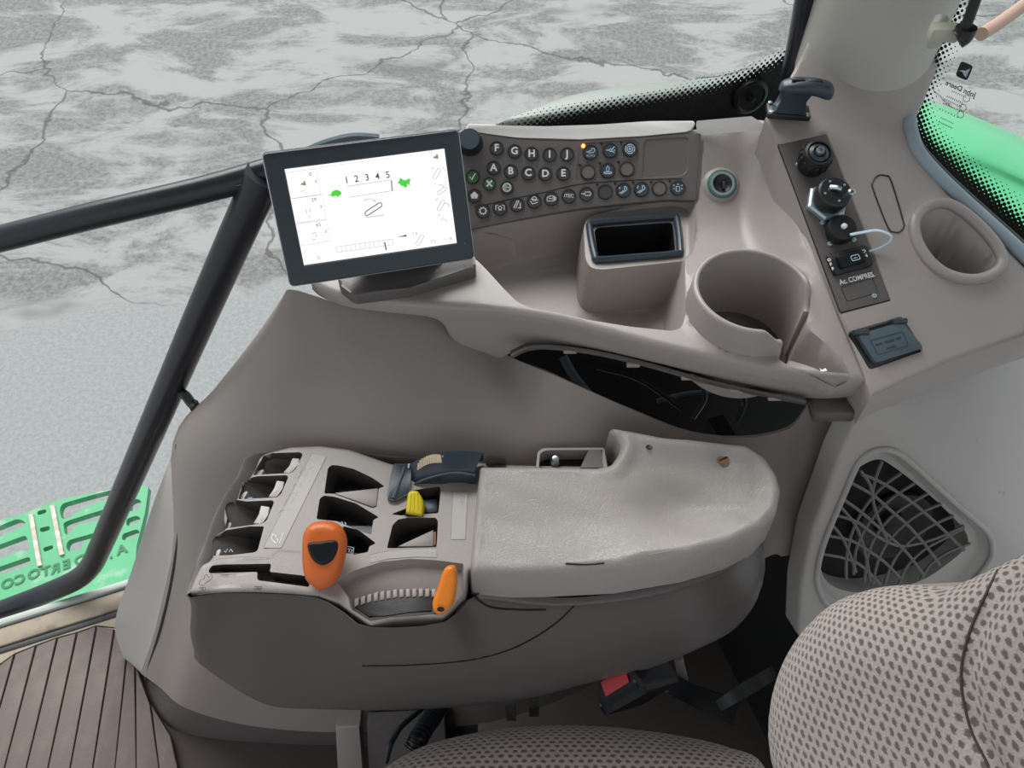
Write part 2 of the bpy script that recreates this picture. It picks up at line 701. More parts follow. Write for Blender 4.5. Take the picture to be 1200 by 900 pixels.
def sheet(name, mat, parent, outline, plane=WORLD_XY, h=None, res=.006, loops=(), thick=.004, edge=0.0, holes=(), cap=False,
          sharp=38, skirt_in=0.0, build=True, mati=None, uvarc=0.0):
    out = ccw(outline)
    loops = [ccw(l) for l in loops if len(l) > 2]
    if edge:
        loops += [inset(out, edge * .13), inset(out, edge * .5), inset(out, edge)]
    loops = [l for l in loops if len(l) > 2]
    holes = [ccw(q) for q in holes]
    lo, hi = out.min(0), out.max(0)
    gx = np.arange(lo[0], hi[0], res)
    gy = np.arange(lo[1], hi[1], res * .87)
    G = []
    for j, y in enumerate(gy):
        x = gx + (res / 2 if j % 2 else 0)
        G.append(np.stack([x, np.full_like(x, y)], 1))
    G = np.concatenate(G) if G else np.zeros((0, 2))
    if len(G):
        G = G[sdf(G, out) < -res * .4]
    for l in loops + holes:
        if len(G):
            G = G[np.abs(sdf(G, l)) > res * .28]
    verts, edges = [], []
    for l in [out] + loops + holes:
        k = len(verts)
        verts += [Vector(p) for p in l]
        edges += [(k + i, k + (i + 1) % len(l)) for i in range(len(l))]
    verts += [Vector(p) for p in G]
    V, Eo, Fo, *_ = delaunay_2d_cdt(verts, edges, [], 1, 1e-7)
    V = np.array([v[:] for v in V])
    C = np.array([V[list(f)].mean(0) for f in Fo])
    keep = sdf(C, out) < 1e-7
    for q in holes:
        keep &= sdf(C, q) > 0
    H = np.zeros(len(V)) if h is None else np.asarray(h(V), float)
    if edge:
        d = np.clip(-sdf(V, out) / edge, 0, 1)
        H = H - edge * (1 - np.sqrt(np.maximum(0, 1 - (1 - d) ** 2)))
    W = plane.p[None] + V[:, :1] * plane.ex + V[:, 1:] * plane.ey + H[:, None] * plane.n
    UVc = V.copy()
    G_ = np.zeros_like(V)
    if uvarc:                                  # let the cloth run over the rounded edge instead of stretching
        e1 = 1e-4
        s0 = sdf(V, out)
        G_ = np.stack([sdf(V + [e1, 0], out) - s0, sdf(V + [0, e1], out) - s0], 1)
        G_ /= np.maximum(np.linalg.norm(G_, axis=1), 1e-9)[:, None]
        near = np.clip(1 + s0 / uvarc, 0, 1)[:, None]
        UVc = V + G_ * near * np.maximum(0, -H)[:, None]
    bm = bmesh.new()
    uvl = bm.loops.layers.uv.new('UVMap')
    bv = [bm.verts.new(w) for w in W]
    uvd = {v_: (UVc[i], G_[i]) for i, v_ in enumerate(bv)}
    idx = {v: i for i, v in enumerate(bv)}
    MI = mati(C) if mati is not None else None
    for k_, (f, k) in enumerate(zip(Fo, keep)):
        if k and len(set(f)) >= 3:
            try:
                fc = bm.faces.new([bv[i] for i in f])
                for lp, i in zip(fc.loops, f):
                    lp[uvl].uv = UVc[i]
                if mati is not None:
                    fc.material_index = int(MI[k_])
            except ValueError:
                pass
    for v in [v for v in bm.verts if not v.link_faces]:
        bm.verts.remove(v)
    if thick:
        be = [e for e in bm.edges if e.is_boundary]
        g = bmesh.ops.extrude_edge_only(bm, edges=be)
        nv = [e for e in g['geom'] if isinstance(e, bmesh.types.BMVert)]
        if uvarc:
            for v in nv:
                for ed_ in v.link_edges:
                    w_ = ed_.other_vert(v)
                    if w_ in uvd:
                        uvd[v] = (uvd[w_][0] + uvd[w_][1] * thick, uvd[w_][1])
                        break
            for v in nv:
                for fc in v.link_faces:
                    for lp in fc.loops:
                        if lp.vert in uvd:
                            lp[uvl].uv = uvd[lp.vert][0]
        ctr = np.mean([v.co[:] for v in nv], 0)
        for v in nv:
            v.co -= Vector(plane.n * thick)
            if skirt_in:
                dd = Vector(ctr) - v.co
                dd -= Vector(plane.n) * dd.dot(Vector(plane.n))
                v.co += dd.normalized() * skirt_in
        if cap:
            ed = [e for e in bm.edges if e.is_boundary]
            bmesh.ops.contextual_create(bm, geom=ed)
    if not build:
        return bm
    return put(name, bm, mat, parent, sharp)


def loft_bm(rows, n=5, m=5, thick=.004, closed=False, nosmooth_rows=False):
    R = np.array(rows, float)
    if n > 1:
        R = np.array([catmull(r, n, closed) for r in R])
    if m > 1:
        R = catmull(R, m)
    a, b = R.shape[:2]
    bm = bmesh.new()
    uvl = bm.loops.layers.uv.new('UVMap')
    g = [[bm.verts.new(R[i, j]) for j in range(b)] for i in range(a)]
    for i in range(a - 1):
        for j in range(b if closed else b - 1):
            k = (j + 1) % b
            try:
                f = bm.faces.new((g[i][j], g[i][k], g[i + 1][k], g[i + 1][j]))
            except ValueError:
                continue
            for lp, (p, q) in zip(f.loops, ((i, j), (i, k), (i + 1, k), (i + 1, j))):
                lp[uvl].uv = (q * .01, p * .01)
    if thick:
        bmesh.ops.recalc_face_normals(bm, faces=bm.faces[:])
        bmesh.ops.solidify(bm, geom=bm.faces[:], thickness=thick)
    return bm


def caps(bm):
    ed = [e for e in bm.edges if e.is_boundary]
    if ed:
        bmesh.ops.holes_fill(bm, edges=ed)


def tube_bm(path, r, n=10, sm=6, closed=False, bm=None, flat=1.0):
    P = catmull(path, sm, closed) if sm > 1 else np.asarray(path, float)
    bm = bm or bmesh.new()
    N = len(P)
    rings = []
    prev = None
    for i in range(N):
        if closed:
            t = P[(i + 1) % N] - P[i - 1]
        else:
            t = P[min(i + 1, N - 1)] - P[max(i - 1, 0)]
        t = t / max(np.linalg.norm(t), 1e-9)
        if prev is None:
            a = np.array([0, 0, 1.0]) if abs(t[2]) < .9 else np.array([0, 1.0, 0])
        else:
            a = prev
        a = a - t * a.dot(t)
        a /= np.linalg.norm(a)
        prev = a
        b = np.cross(t, a)
        rr = r[i * (len(r) - 1) // max(N - 1, 1)] if hasattr(r, '__len__') else r
        rings.append([bm.verts.new(P[i] + (a * math.cos(q) * flat + b * math.sin(q)) * rr) for q in np.linspace(0, 2 * math.pi, n, endpoint=False)])
    for i in range(N if closed else N - 1):
        A, B = rings[i], rings[(i + 1) % N]
        for j in range(n):
            bm.faces.new((A[j], A[(j + 1) % n], B[(j + 1) % n], B[j]))
    if not closed:
        bm.faces.new(rings[0][::-1])
        bm.faces.new(rings[-1])
    return bm


def lathe_bm(profile, pl, n=28, bm=None, ph=0):
    """profile of (radius, height) turned about the plane's normal at the plane's origin"""
    bm = bm or bmesh.new()
    rings = []
    for r, z in profile:
        if r <= 1e-7:
            rings.append([bm.verts.new(pl.at(0, 0, z))])
        else:
            rings.append([bm.verts.new(pl.at(r * math.cos(q + ph), r * math.sin(q + ph), z)) for q in np.linspace(0, 2 * math.pi, n, endpoint=False)])
    for A, B in zip(rings, rings[1:]):
        for j in range(n):
            k = (j + 1) % n
            if len(A) == 1 and len(B) > 1:
                bm.faces.new((A[0], B[j], B[k]))
            elif len(B) == 1 and len(A) > 1:
                bm.faces.new((A[j], A[k], B[0]))
            elif len(A) > 1:
                bm.faces.new((A[j], A[k], B[k], B[j]))
    return bm


def prism_bm(P, depth, bev=0, bm=None):
    """closed 3-D polygon swept by the vector depth"""
    bm = bm or bmesh.new()
    a = [bm.verts.new(p) for p in P]
    b = [bm.verts.new(np.asarray(p) + np.asarray(depth)) for p in P]
    n = len(P)
    fs = [bm.faces.new(a), bm.faces.new(b[::-1])]
    for i in range(n):
        fs.append(bm.faces.new((a[i], b[i], b[(i + 1) % n], a[(i + 1) % n])))
    if bev:
        top = [e for e in fs[0].edges]
        bmesh.ops.bevel(bm, geom=top, offset=bev, segments=2, affect='EDGES', profile=.5, clamp_overlap=True)
    return bm


def plate(name, mat, parent, pl, pxpts, t=.002, bev=0, r=0, raise_=0.0, n=4):
    """flat plate traced on a plane: its top lies raise_+t above the plane"""
    q = pl.uvs(pxpts)
    if r:
        q = rpoly(q, r, n)
    q = ccw(q)
    P = [pl.at(a, b, raise_ + t) for a, b in q]
    return put(name, prism_bm(P, -pl.n * t, bev), mat, parent)


def box_bm(c, size, ax=None, bev=0.0, bm=None):
    own = bmesh.new()
    bmesh.ops.create_cube(own, size=1)
    for v in own.verts:
        v.co = Vector((v.co.x * size[0], v.co.y * size[1], v.co.z * size[2]))
    if bev:
        bmesh.ops.bevel(own, geom=own.edges[:], offset=bev, segments=2, affect='EDGES', profile=.5, clamp_overlap=True)
    ax = ax if ax is not None else (np.array([1., 0, 0]), np.array([0, 1., 0]), np.array([0, 0, 1.]))
    c = np.asarray(c, float)
    for v in own.verts:
        v.co = Vector(c + ax[0] * v.co.x + ax[1] * v.co.y + ax[2] * v.co.z)
    if bm is None:
        return own
    me = bpy.data.meshes.new('tmp')
    own.to_mesh(me)
    own.free()
    bm.from_mesh(me)
    bpy.data.meshes.remove(me)
    return bm


def strips_bm(pl, lines, w, hgt=.0006, bm=None, closed=False):
    """printed strokes: polylines in plane coordinates given thin width"""
    bm = bm or bmesh.new()
    for ln in lines:
        P = np.asarray(ln, float)
        cl = closed or (len(P) > 2 and np.allclose(P[0], P[-1]))
        L_, R_ = [], []
        for i in range(len(P)):
            if cl:
                k = len(P) - 1
                t = P[(i + 1) if i < k else 1] - P[(i - 1) if i > 0 else k - 1]
            else:
                t = P[min(i + 1, len(P) - 1)] - P[max(i - 1, 0)]
            t = t / max(np.linalg.norm(t), 1e-12)
            nn = np.array([-t[1], t[0]]) * w / 2
            L_.append(bm.verts.new(pl.at(*(P[i] + nn), hgt)))
            R_.append(bm.verts.new(pl.at(*(P[i] - nn), hgt)))
        for i in range(len(P) - 1):
            bm.faces.new((L_[i], R_[i], R_[i + 1], L_[i + 1]))
    return bm


def poly_bm(pl, polys, hgt=.0006, bm=None):
    bm = bm or bmesh.new()
    for P in polys:
        bm.faces.new([bm.verts.new(pl.at(a, b, hgt)) for a, b in ccw(P)])
    bmesh.ops.triangulate(bm, faces=bm.faces[:])
    return bm


def text_bm(s, pl, c, size, rot=0.0, mirror=False, hgt=.0006, bold=0.0, sx=1.0, align='CENTER'):
    cu = bpy.data.curves.new('t', 'FONT')
    cu.body = s
    cu.size = 1
    cu.align_x = align
    cu.align_y = 'CENTER'
    cu.resolution_u = 3
    cu.offset = bold
    ob = bpy.data.objects.new('t', cu)
    COL.objects.link(ob)
    dg = bpy.context.evaluated_depsgraph_get()
    me = bpy.data.meshes.new_from_object(ob.evaluated_get(dg))
    bm = bmesh.new()
    bm.from_mesh(me)
    bpy.data.objects.remove(ob)
    bpy.data.curves.remove(cu)
    bpy.data.meshes.remove(me)
    cr, sr = math.cos(rot), math.sin(rot)
    for v in bm.verts:
        x, y = v.co.x * size * sx, v.co.y * size
        if mirror:
            x = -x
        v.co = Vector(pl.at(c[0] + x * cr - y * sr, c[1] + x * sr + y * cr, hgt))
    return bm


def join_bm(*bms):
    out = bms[0]
    for b in bms[1:]:
        me = bpy.data.meshes.new('tmp')
        b.to_mesh(me)
        b.free()
        out.from_mesh(me)
        bpy.data.meshes.remove(me)
    return out


def arc(c, r, a0, a1, n=16, ry=None):
    q = np.radians(np.linspace(a0, a1, n))
    return np.stack([c[0] + r * np.cos(q), c[1] + (ry or r) * np.sin(q)], 1)




from mathutils.bvhtree import BVHTree


def picker(o):
    """where a pixel's ray meets an object already built"""
    off = origin_of(o)
    me = o.data
    tree = BVHTree.FromPolygons([v.co + off for v in me.vertices], [list(p.vertices) for p in me.polygons])

    def f(u, v, lift=.0004):
        loc, nn, *_ = tree.ray_cast(Vector(CAMP), Vector(ray(u, v)))
        if loc is None:
            return None
        d = Vector(ray(u, v)).normalized()
        if nn.dot(d) > 0:
            nn = -nn
        return np.array(loc + nn * lift)
    return f


def seam_on(name, o, pts, r, mat, parent, n=6, lift=.0004):
    f = picker(o)
    P = [f(*p, lift) for p in catmull(pts, n)]
    P = [p for p in P if p is not None]
    if len(P) > 2:
        return put(name, tube_bm(P, r, 6, 1), mat, parent)
# ================================================================ THE SETTING
# ---- yard outside
bm = bmesh.new()
bmesh.ops.create_grid(bm, x_segments=8, y_segments=8, size=40)
for v in bm.verts:
    v.co.z = -1.45
g = put('ground', bm, M['concrete'])
tag(g, 'grey cracked concrete yard outside the cab windows', kind='structure')

# ---- cab floor and headliner
f = put('floor', box_bm((-.35, -.10, -.035), (1.75, 1.36, .05)), M['mat_gap'])
tag(f, 'dark cab floor beneath the ribbed rubber mat', kind='structure')
# trim the floor's outer edge to the slanting sill
for v in f.data.vertices:
    w = v.co + f.location
    if w.y > 0:
        yy = .585 + (w.x + 1.0) * .36 if w.x < -.5 else .78
        v.co.y = min(yy, .78) - f.location.y
f.data.update()
c = put('ceiling', box_bm((-.35, .0, 2.02), (1.9, 1.9, .06), bev=.02), M['ceiling'])
tag(c, 'pale headliner over the cab', kind='structure')

o = put('wall_back_added', box_bm((.98, -.45, .45), (.04, 1.0, .9)), M['ceiling'])  # out of view, added to keep light from behind out of the cab
tag(o, 'unseen rear cab wall added behind the seat to cut light', kind='structure')
# ---- sill along the outer edge of the floor
def sill_pt(u, v, z, du=0):
    return Zp(u, v, z)
A0, A1 = np.array([-1.50, .405]), np.array([-.62, .725])


def sill_strip(name, d0, d1, z0, z1, mat, bev):
    t = (A1 - A0) / np.linalg.norm(A1 - A0)
    n = np.array([-t[1], t[0]])
    c2 = (A0 + A1) / 2 + n * (d0 + d1) / 2
    L_ = np.linalg.norm(A1 - A0)
    return put(name, box_bm((*c2, (z0 + z1) / 2), (L_, d1 - d0, z1 - z0),
                            (np.array([*t, 0]), np.array([*n, 0]), np.array([0, 0, 1.])), bev), mat)


s = sill_strip('trim_1', -.040, .000, -.01, .012, M['dust'], .004)
tag(s, 'dusty beige sill strip at the edge of the cab floor', kind='structure')
s = sill_strip('trim_2', .003, .018, -.02, .018, M['mudguard'], .003)
tag(s, 'pale aluminium strip along the window sill', kind='structure')
s = sill_strip('trim_3', -.056, -.043, -.005, .010, M['rubber'], .003)
tag(s, 'black rubber bead inside the dusty sill', kind='structure')

# ---- moulded lower wall beneath the console
cols = [
    [(336, 344, .80), (300, 400, .76), (250, 460, .72), (205, 522, .68), (200, 650, .60), (168, 792, .50)],
    [(334, 344, .70), (302, 392, .68), (255, 455, .65), (205, 520, .62), (200, 650, .555), (166, 790, .472)],
    [(346, 340, .675), (325, 400, .635), (290, 470, .60), (240, 560, .55), (215, 690, .50), (188, 806, .43)],
    [(420, 362, .675), (400, 430, .62), (370, 500, .565), (330, 600, .505), (262, 730, .43), (214, 828, .385)],
    [(505, 368, .672), (495, 440, .605), (480, 510, .55), (440, 610, .49), (380, 740, .415), (270, 846, .365)],
    [(556, 390, .668), (562, 450, .600), (550, 520, .54), (520, 610, .48), (440, 740, .41), (330, 855, .355)],
    [(598, 418, .645), (604, 470, .585), (605, 530, .53), (590, 620, .475), (510, 740, .405), (400, 858, .352)],
    [(650, 440, .595), (660, 490, .56), (670, 540, .525), (660, 630, .47), (590, 740, .40), (480, 854, .352)],
    [(745, 482, .575), (750, 520, .55), (755, 560, .52), (740, 640, .465), (690, 740, .40), (580, 845, .352)],
    [(810, 507, .562), (815, 540, .54), (818, 580, .51), (800, 640, .467), (765, 715, .42), (700, 800, .37)],
    [(872, 513, .555), (876, 545, .535), (876, 580, .51), (864, 620, .484), (840, 665, .452), (800, 720, .42)],
    [(925, 502, .56), (925, 545, .535), (917, 580, .51), (912, 605, .493), (905, 630, .477), (895, 655, .46)],
    [(952, 472, .575), (950, 530, .54), (940, 580, .51), (933, 605, .494), (926, 630, .477), (917, 652, .462)],
    [(990, 470, .578), (978, 530, .54), (961, 575, .515), (952, 602, .498), (943, 626, .482), (934, 648, .468)],
]
rows = [[Yp(*p) for p in col] for col in cols]
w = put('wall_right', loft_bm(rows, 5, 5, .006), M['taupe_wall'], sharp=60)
tag(w, 'moulded taupe lower wall curving from the console down to the floor', kind='structure')

# ---- light panel capping the wall's front edge
pc = [
    [(208, 505, .64), (202, 530, .632), (178, 595, .595), (152, 675, .56), (137, 718, .54), (136, 745, .53), (150, 780, .505), (164, 792, .492)],
    [(207, 512, .632), (200, 540, .622), (188, 600, .59), (168, 680, .55), (155, 725, .525), (152, 750, .515), (158, 780, .495), (168, 793, .482)],
    [(207, 515, .625), (204, 545, .61), (204, 605, .575), (192, 685, .535), (180, 735, .505), (174, 760, .49), (170, 782, .478), (170, 792, .472)],
    [(208, 518, .622), (208, 550, .605), (211, 608, .565), (201, 680, .528), (188, 735, .497), (179, 765, .482), (173, 785, .472), (171, 793, .468)],
]
o = put('trim_4', loft_bm([[Yp(*p) for p in r] for r in pc], 5, 5, .010), M['taupe_light'], sharp=60)
tag(o, 'light beige end cap on the front edge of the lower wall', kind='structure')
o = put('trim_5', tube_bm([Yp(*p) + np.array([.002, -.005, .001]) for p in pc[3]], .0034, 8), M['rubber'])
tag(o, 'dark seam beside the beige end cap', kind='structure')

# ---- skirt at the foot of the wall
sk = [
    [(160, 780, .52), (200, 812, .42), (250, 838, .382), (320, 850, .364), (400, 855, .359), (470, 851, .359), (560, 843, .359)],
    [(166, 800, .47), (196, 850, .39), (245, 880, .355), (320, 895, .345), (400, 905, .34), (470, 905, .34), (560, 900, .34)],
    [(172, 820, .445), (205, 880, .355), (262, 925, .295), (340, 955, .27), (400, 965, .26), (470, 965, .26), (560, 965, .26)],
]
o = put('trim_6', loft_bm([[Yp(*p) for p in r] for r in sk], 6, 6, .006), M['taupe_dark_shaded'], sharp=60)
tag(o, 'dark taupe skirt at the foot of the lower wall', kind='structure')

# ---- dark liner behind the wall
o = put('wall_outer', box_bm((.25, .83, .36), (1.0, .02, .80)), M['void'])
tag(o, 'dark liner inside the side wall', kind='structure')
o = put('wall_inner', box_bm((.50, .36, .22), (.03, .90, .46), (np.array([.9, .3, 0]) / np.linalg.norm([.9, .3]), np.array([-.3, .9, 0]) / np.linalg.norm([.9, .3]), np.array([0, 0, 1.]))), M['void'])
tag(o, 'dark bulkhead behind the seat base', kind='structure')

# ---- rear lower wall with the speaker
P1, P2, P3 = Zp(1020, 470, .84), Zp(1200, 400, .885), Yp(960, 690, .42)
nD = np.cross(P2 - P1, P3 - P1)
if nD[2] < 0:
    nD = -nD
PD = Plane(P1, nD)
GR_OUT = [(958, 664), (968, 628), (984, 590), (1003, 546), (1017, 531), (1036, 526), (1054, 532), (1076, 550), (1104, 576), (1132, 601),
          (1153, 619), (1161, 634), (1160, 655), (1130, 690), (1085, 715), (1010, 722), (965, 705)]
GR_IN = [(965, 656), (968, 630), (985, 593), (1001, 566), (1017, 552), (1036, 545), (1053, 553), (1087, 579), (1115, 604), (1138, 629),
         (1140, 645), (1122, 664), (1080, 690), (1015, 702), (975, 690)]
q_out = catmull(PD.uvs(GR_OUT), 4, True)
q_in = catmull(PD.uvs(GR_IN), 4, True)
fr1, lp1 = rec(q_out, .012, .010)
outline = [(1016, 462), (1060, 441), (1110, 423), (1200, 392), (1330, 350), (1330, 800), (1010, 820), (935, 745), (938, 690), (951, 625), (984, 535), (1010, 482)]
ridge = sdf
ca, cb_ = PD.uv(1015, 462), PD.uv(1235, 690)
cn = np.array([(cb_ - ca)[1], -(cb_ - ca)[0]])
cn /= np.linalg.norm(cn)
if (PD.uv(1200, 420) - ca) @ cn < 0:
    cn = -cn


def crease(A):
    d = (A - ca) @ cn
    return -.55 * .008 * np.log1p(np.exp(np.clip(d / .008, -30, 30)))


wl = sheet('wall_rear', M['grey_liner'], None, rpoly(PD.uvs(outline), .008, 3), PD, lambda A: fr1(A) + crease(A), .008, lp1, .03, edge=.006, holes=[q_in])
tag(wl, 'light grey scuffed rear wall sloping down behind the seat', kind='structure')

# ---- rear window moulding and pillar
PIL = np.array([.452, .945])
bm = bmesh.new()
plv = Plane((PIL[0], PIL[1], 0), (0, 0, 1))
lathe_bm([(.062, 1.02), (.077, 1.035), (.080, 1.045), (.082, 1.06), (.084, 1.3), (.084, 1.7), (.084, 2.0)], plv, 48, bm)
for v in bm.verts:
    if v.co.z < 1.1:                      # the sleeve's foot is cut on a slant
        v.co.z += (v.co.y - PIL[1]) * .30 + (v.co.x - PIL[0]) * .12 - .032
o = put('pillar', bm, M['pillar'], sharp=60)
tag(o, 'grey beige round pillar sleeve at the rear corner', kind='structure')
bm = bmesh.new()
o = put('trim_7', tube_bm([Yp(957, -60, .965), Yp(940, 40, .965), Yp(925, 108, .965), Yp(917, 150, .965)], .0165, 10), M['black_paint'])
tag(o, 'black window post beside the round pillar', kind='structure')

# ---- side window
W1 = Plane((-.3, .835, 0), (.27, -1, 0), (0, 0, 1))


def pane(name, pl, x0, x1, z0, z1, frit, mat, res=.012):
    nx, nz = int((x1 - x0) / res), int((z1 - z0) / res)
    X = np.linspace(x0, x1, nx + 1)
    Z = np.linspace(z0, z1, nz + 1)
    A = np.array([(a, b) for b in Z for a in X])
    F_ = frit(A)
    me = bpy.data.meshes.new(name)
    ctr = pl.at((x0 + x1) / 2, z0)
    V = [pl.at(a, b) - ctr for a, b in A]
    faces = [(j * (nx + 1) + i, j * (nx + 1) + i + 1, (j + 1) * (nx + 1) + i + 1, (j + 1) * (nx + 1) + i) for j in range(nz) for i in range(nx)]
    me.from_pydata([tuple(v) for v in V], [], faces)
    at = me.attributes.new('frit', 'FLOAT', 'POINT')
    at.data.foreach_set('value', F_.astype(np.float32))
    uv = me.uv_layers.new(name='UVMap')
    for lp in me.loops:
        uv.data[lp.index].uv = A[lp.vertex_index]
    me.materials.append(mat)
    o = bpy.data.objects.new(name, me)
    o.location = tuple(ctr)
    COL.objects.link(o)
    return o


bnd = W1.uvs([(380, 200), (540, 172), (600, 158), (640, 148), (700, 134), (760, 125), (820, 113), (870, 97), (915, 75), (945, 52), (990, 10)])


def frit1(A):
    zb = np.interp(A[:, 0], bnd[:, 0], bnd[:, 1])
    f_ = 1 + (zb - A[:, 1]) / .024
    f_ = np.where(A[:, 0] < W1.uv(528, 175)[0], 0, f_)
    return np.clip(f_, 0, 1)


o = pane('window_1', W1, -1.25, .74, -.02, 1.99, frit1, M['glass1'])
tag(o, 'large side window pane with a dotted black edge above the console', kind='structure')

W1i = Plane(W1.hit(878, 112), W1.n, (0, 0, 1))
put('hinge', lathe_bm([(.027, .001), (.026, .006), (.021, .008), (.019, .006), (.006, .006), (.005, .011), (0, .012)], W1i, 32), M['black'], o)
# ---- rear window
n2 = np.array([-.838, -.545, 0])
W2 = Plane((.53, .90, 0), n2, (0, 0, 1))
clear = W2.uvs([(1122, -60), (1110, 10), (1090, 60), (1074, 100), (1069, 130), (1075, 156), (1090, 175), (1116, 198), (1154, 232), (1192, 266), (1322, 370), (1500, 370), (1500, -60)])


def frit2(A):
    return np.clip(1 + sdf(A, clear) / .030, 0, 1)


o = pane('window_2', W2, -.03, .62, .86, 1.99, frit2, M['glass2'], .008)
tag(o, 'rear window pane with dotted black edge beside the pillar', kind='structure')
zb0 = lambda x, y: zbr(y)
lo_edge = [(1072, 163), (1082, 178), (1110, 208), (1148, 243), (1185, 276), (1225, 312), (1290, 372)]
o = put('trim_8', tube_bm([Sp(*p, zb0) + np.array([0, 0, -.004]) for p in lo_edge], .0085, 10), M['rubber'])
tag(o, 'black rubber seal along the rear window', kind='structure')
lo2 = [(1066, 140), (1067, 152), (1075, 176), (1092, 198), (1120, 226), (1152, 255), (1185, 285), (1220, 318), (1290, 384)]
o = put('trim_9', tube_bm([Sp(*p, zb0) + np.array([0, 0, .000]) for p in lo2], .0085, 10), M['seal_grey'])
tag(o, 'blue grey metal edge beneath the rear window', kind='structure')
# maker's print on the rear pane (read from inside it is mirrored)
pr = W2.raised(.0015)
sticker = thing('window_print', W2.hit(1125, 150), 'mirrored black maker print with leaping deer badge on the rear window', 'print')
e = W2.px(1130, 100)
c0 = pr.uv(1130, 83)
ax_r = math.atan2(*(pr.uv(1141, 105) - pr.uv(1109, 91))[::-1])
R2 = lambda a: np.array([[math.cos(a), -math.sin(a)], [math.sin(a), math.cos(a)]])
sq = rpoly(np.array([(-8, -9), (8, -9), (8, 9), (-8, 9)]) * e, 4 * e) @ R2(ax_r).T + c0
put('badge', poly_bm(pr, [sq], .0002), M['dark_print'], sticker)
deer = np.array([(-6.5, -2.5), (-3, -1.2), (0, -2), (2, -4.2), (6, -5.4), (4.4, -3.2), (4.4, 0), (6.2, 3.4), (5.6, 6), (4.6, 3.4), (3.2, 3.0), (2.2, 1), (-1, .8), (-2.6, 0)])
put('deer', poly_bm(pr, [deer * e @ R2(ax_r).T + c0], .0012), M['ice'], sticker)
put('lettering', text_bm('John Deere', pr, pr.uv(1126, 104), 8.5 * e, ax_r, True, .0008, .02), M['dark_print'], sticker)
# the lines below are too small to read in the photograph: rows of tiny strokes
for u, v, half, n_, hp in ((1124, 110, 9, 8, 1.6), (1119, 116.5, 10, 9, 2.0), (1117, 120.5, 11, 10, 2.2), (1115, 125, 11, 11, 2.0), (1112, 132, 12, 7, 2.2), (1110, 141, 8, 8, 1.6), (1108, 146, 9, 10, 1.8)):
    cc = pr.uv(u, v)
    d_ = np.array([math.cos(ax_r), math.sin(ax_r)]) * e
    n_v = np.array([-d_[1], d_[0]])
    put('small_print', strips_bm(pr, [[cc + d_ * (-half + 2 * half * k / (n_ - 1)) - n_v * hp / 2, cc + d_ * (-half + 2 * half * k / (n_ - 1) + .5) + n_v * hp / 2] for k in range(n_)], .9 * e, .0008), M['dark_print'], sticker)
for u, v in ((1133, 115), (1129, 126), (1126, 134)):
    cc = pr.uv(u, v)
    put('seal_mark', strips_bm(pr, [arc(cc, 4.0 * e, 0, 360, 18)], .7 * e, .0008), M['dark_print'], sticker)

# ---- outside: rear fender seen through the rear window
def fend(u, v, z):
    return Zp(u, v, z)
rows = [
    [fend(1040, 112, .56), fend(1100, 122, .56), fend(1150, 140, .56), fend(1200, 162, .56), fend(1300, 205, .56)],
    [fend(1040, 122, .60), fend(1100, 132, .60), fend(1150, 151, .60), fend(1200, 174, .60), fend(1300, 220, .60)],
    [fend(1040, 160, .62), fend(1100, 168, .62), fend(1150, 182, .62), fend(1200, 205, .62), fend(1300, 252, .62)],
    [fend(1040, 190, .605), fend(1100, 196, .605), fend(1150, 208, .605), fend(1200, 228, .605), fend(1300, 275, .605)],
    [fend(1040, 240, .62), fend(1100, 260, .62), fend(1150, 275, .62), fend(1200, 290, .62), fend(1300, 330, .62)],
    [fend(1040, 300, .61), fend(1100, 330, .61), fend(1150, 345, .61), fend(1200, 370, .61), fend(1300, 400, .61)],
]
o = put('rear_fender', loft_bm(rows, 5, 5, .012), M['fender'], sharp=60)
tag(o, 'bright green rear fender beyond the rear window', 'fender')
# made-up solid strip standing in for a pale reflection band on the side glass
pm = ZPlane(.945)
lx = [(520, 160), (545, 157), (558, 151), (580, 141), (610, 128), (650, 113), (690, 103), (740, 96), (800, 90), (870, 84), (930, 80), (960, 78)]
mg = list(pm.uvs(lx))
mg = catmull(mg, 4)
inner = np.array([W1.at(a_, 0)[:2] + np.array([-.004, .016]) for a_ in (.78, .5, .2)])
mg = np.concatenate([mg, inner[np.argsort(-inner[:, 0])]])
o = sheet('added_pale_strip', M['glass_band'], None, mg, pm, None, .02, (), .05, edge=.012)
tag(o, 'made-up pale rounded strip for a reflection band just beyond the side window', kind='structure')

# ---- strut and pipe by the rear window
st = thing('gas_strut', Yp(1118, 46, .78), 'black gas strut with ball end on a khaki bracket by the pillar', 'strut')
put('rod', tube_bm([Yp(1128, 40, .775), Yp(1136, 20, .775), Yp(1152, -25, .775)], .0055, 10, 4), M['black'], st)
put('ball_end', tube_bm([Yp(1122, 46, .775), Yp(1129, 41, .775), Yp(1133, 32, .775)], .0105, 12, 4), M['black'], st)
put('bracket', box_bm(Yp(1106, 38, .79), (.030, .02, .016), (np.array([.95, -.2, .1]), np.array([.2, .95, 0]), np.array([-.1, 0, .99])), .004), M['bracket_green'], st)
put('bracket_tab', tube_bm([Yp(1094, 52, .80), Yp(1096, 38, .80), Yp(1104, 22, .81)], .008, 10, 4), M['pillar'], st)
o = put('pipe', tube_bm([Yp(1150, 40, 1.35), Yp(1172, 26, 1.40), Yp(1215, -5, 1.5)], .012, 10, 4), M['copper'])
tag(o, 'dull copper pink pipe end outside the rear window', 'pipe')

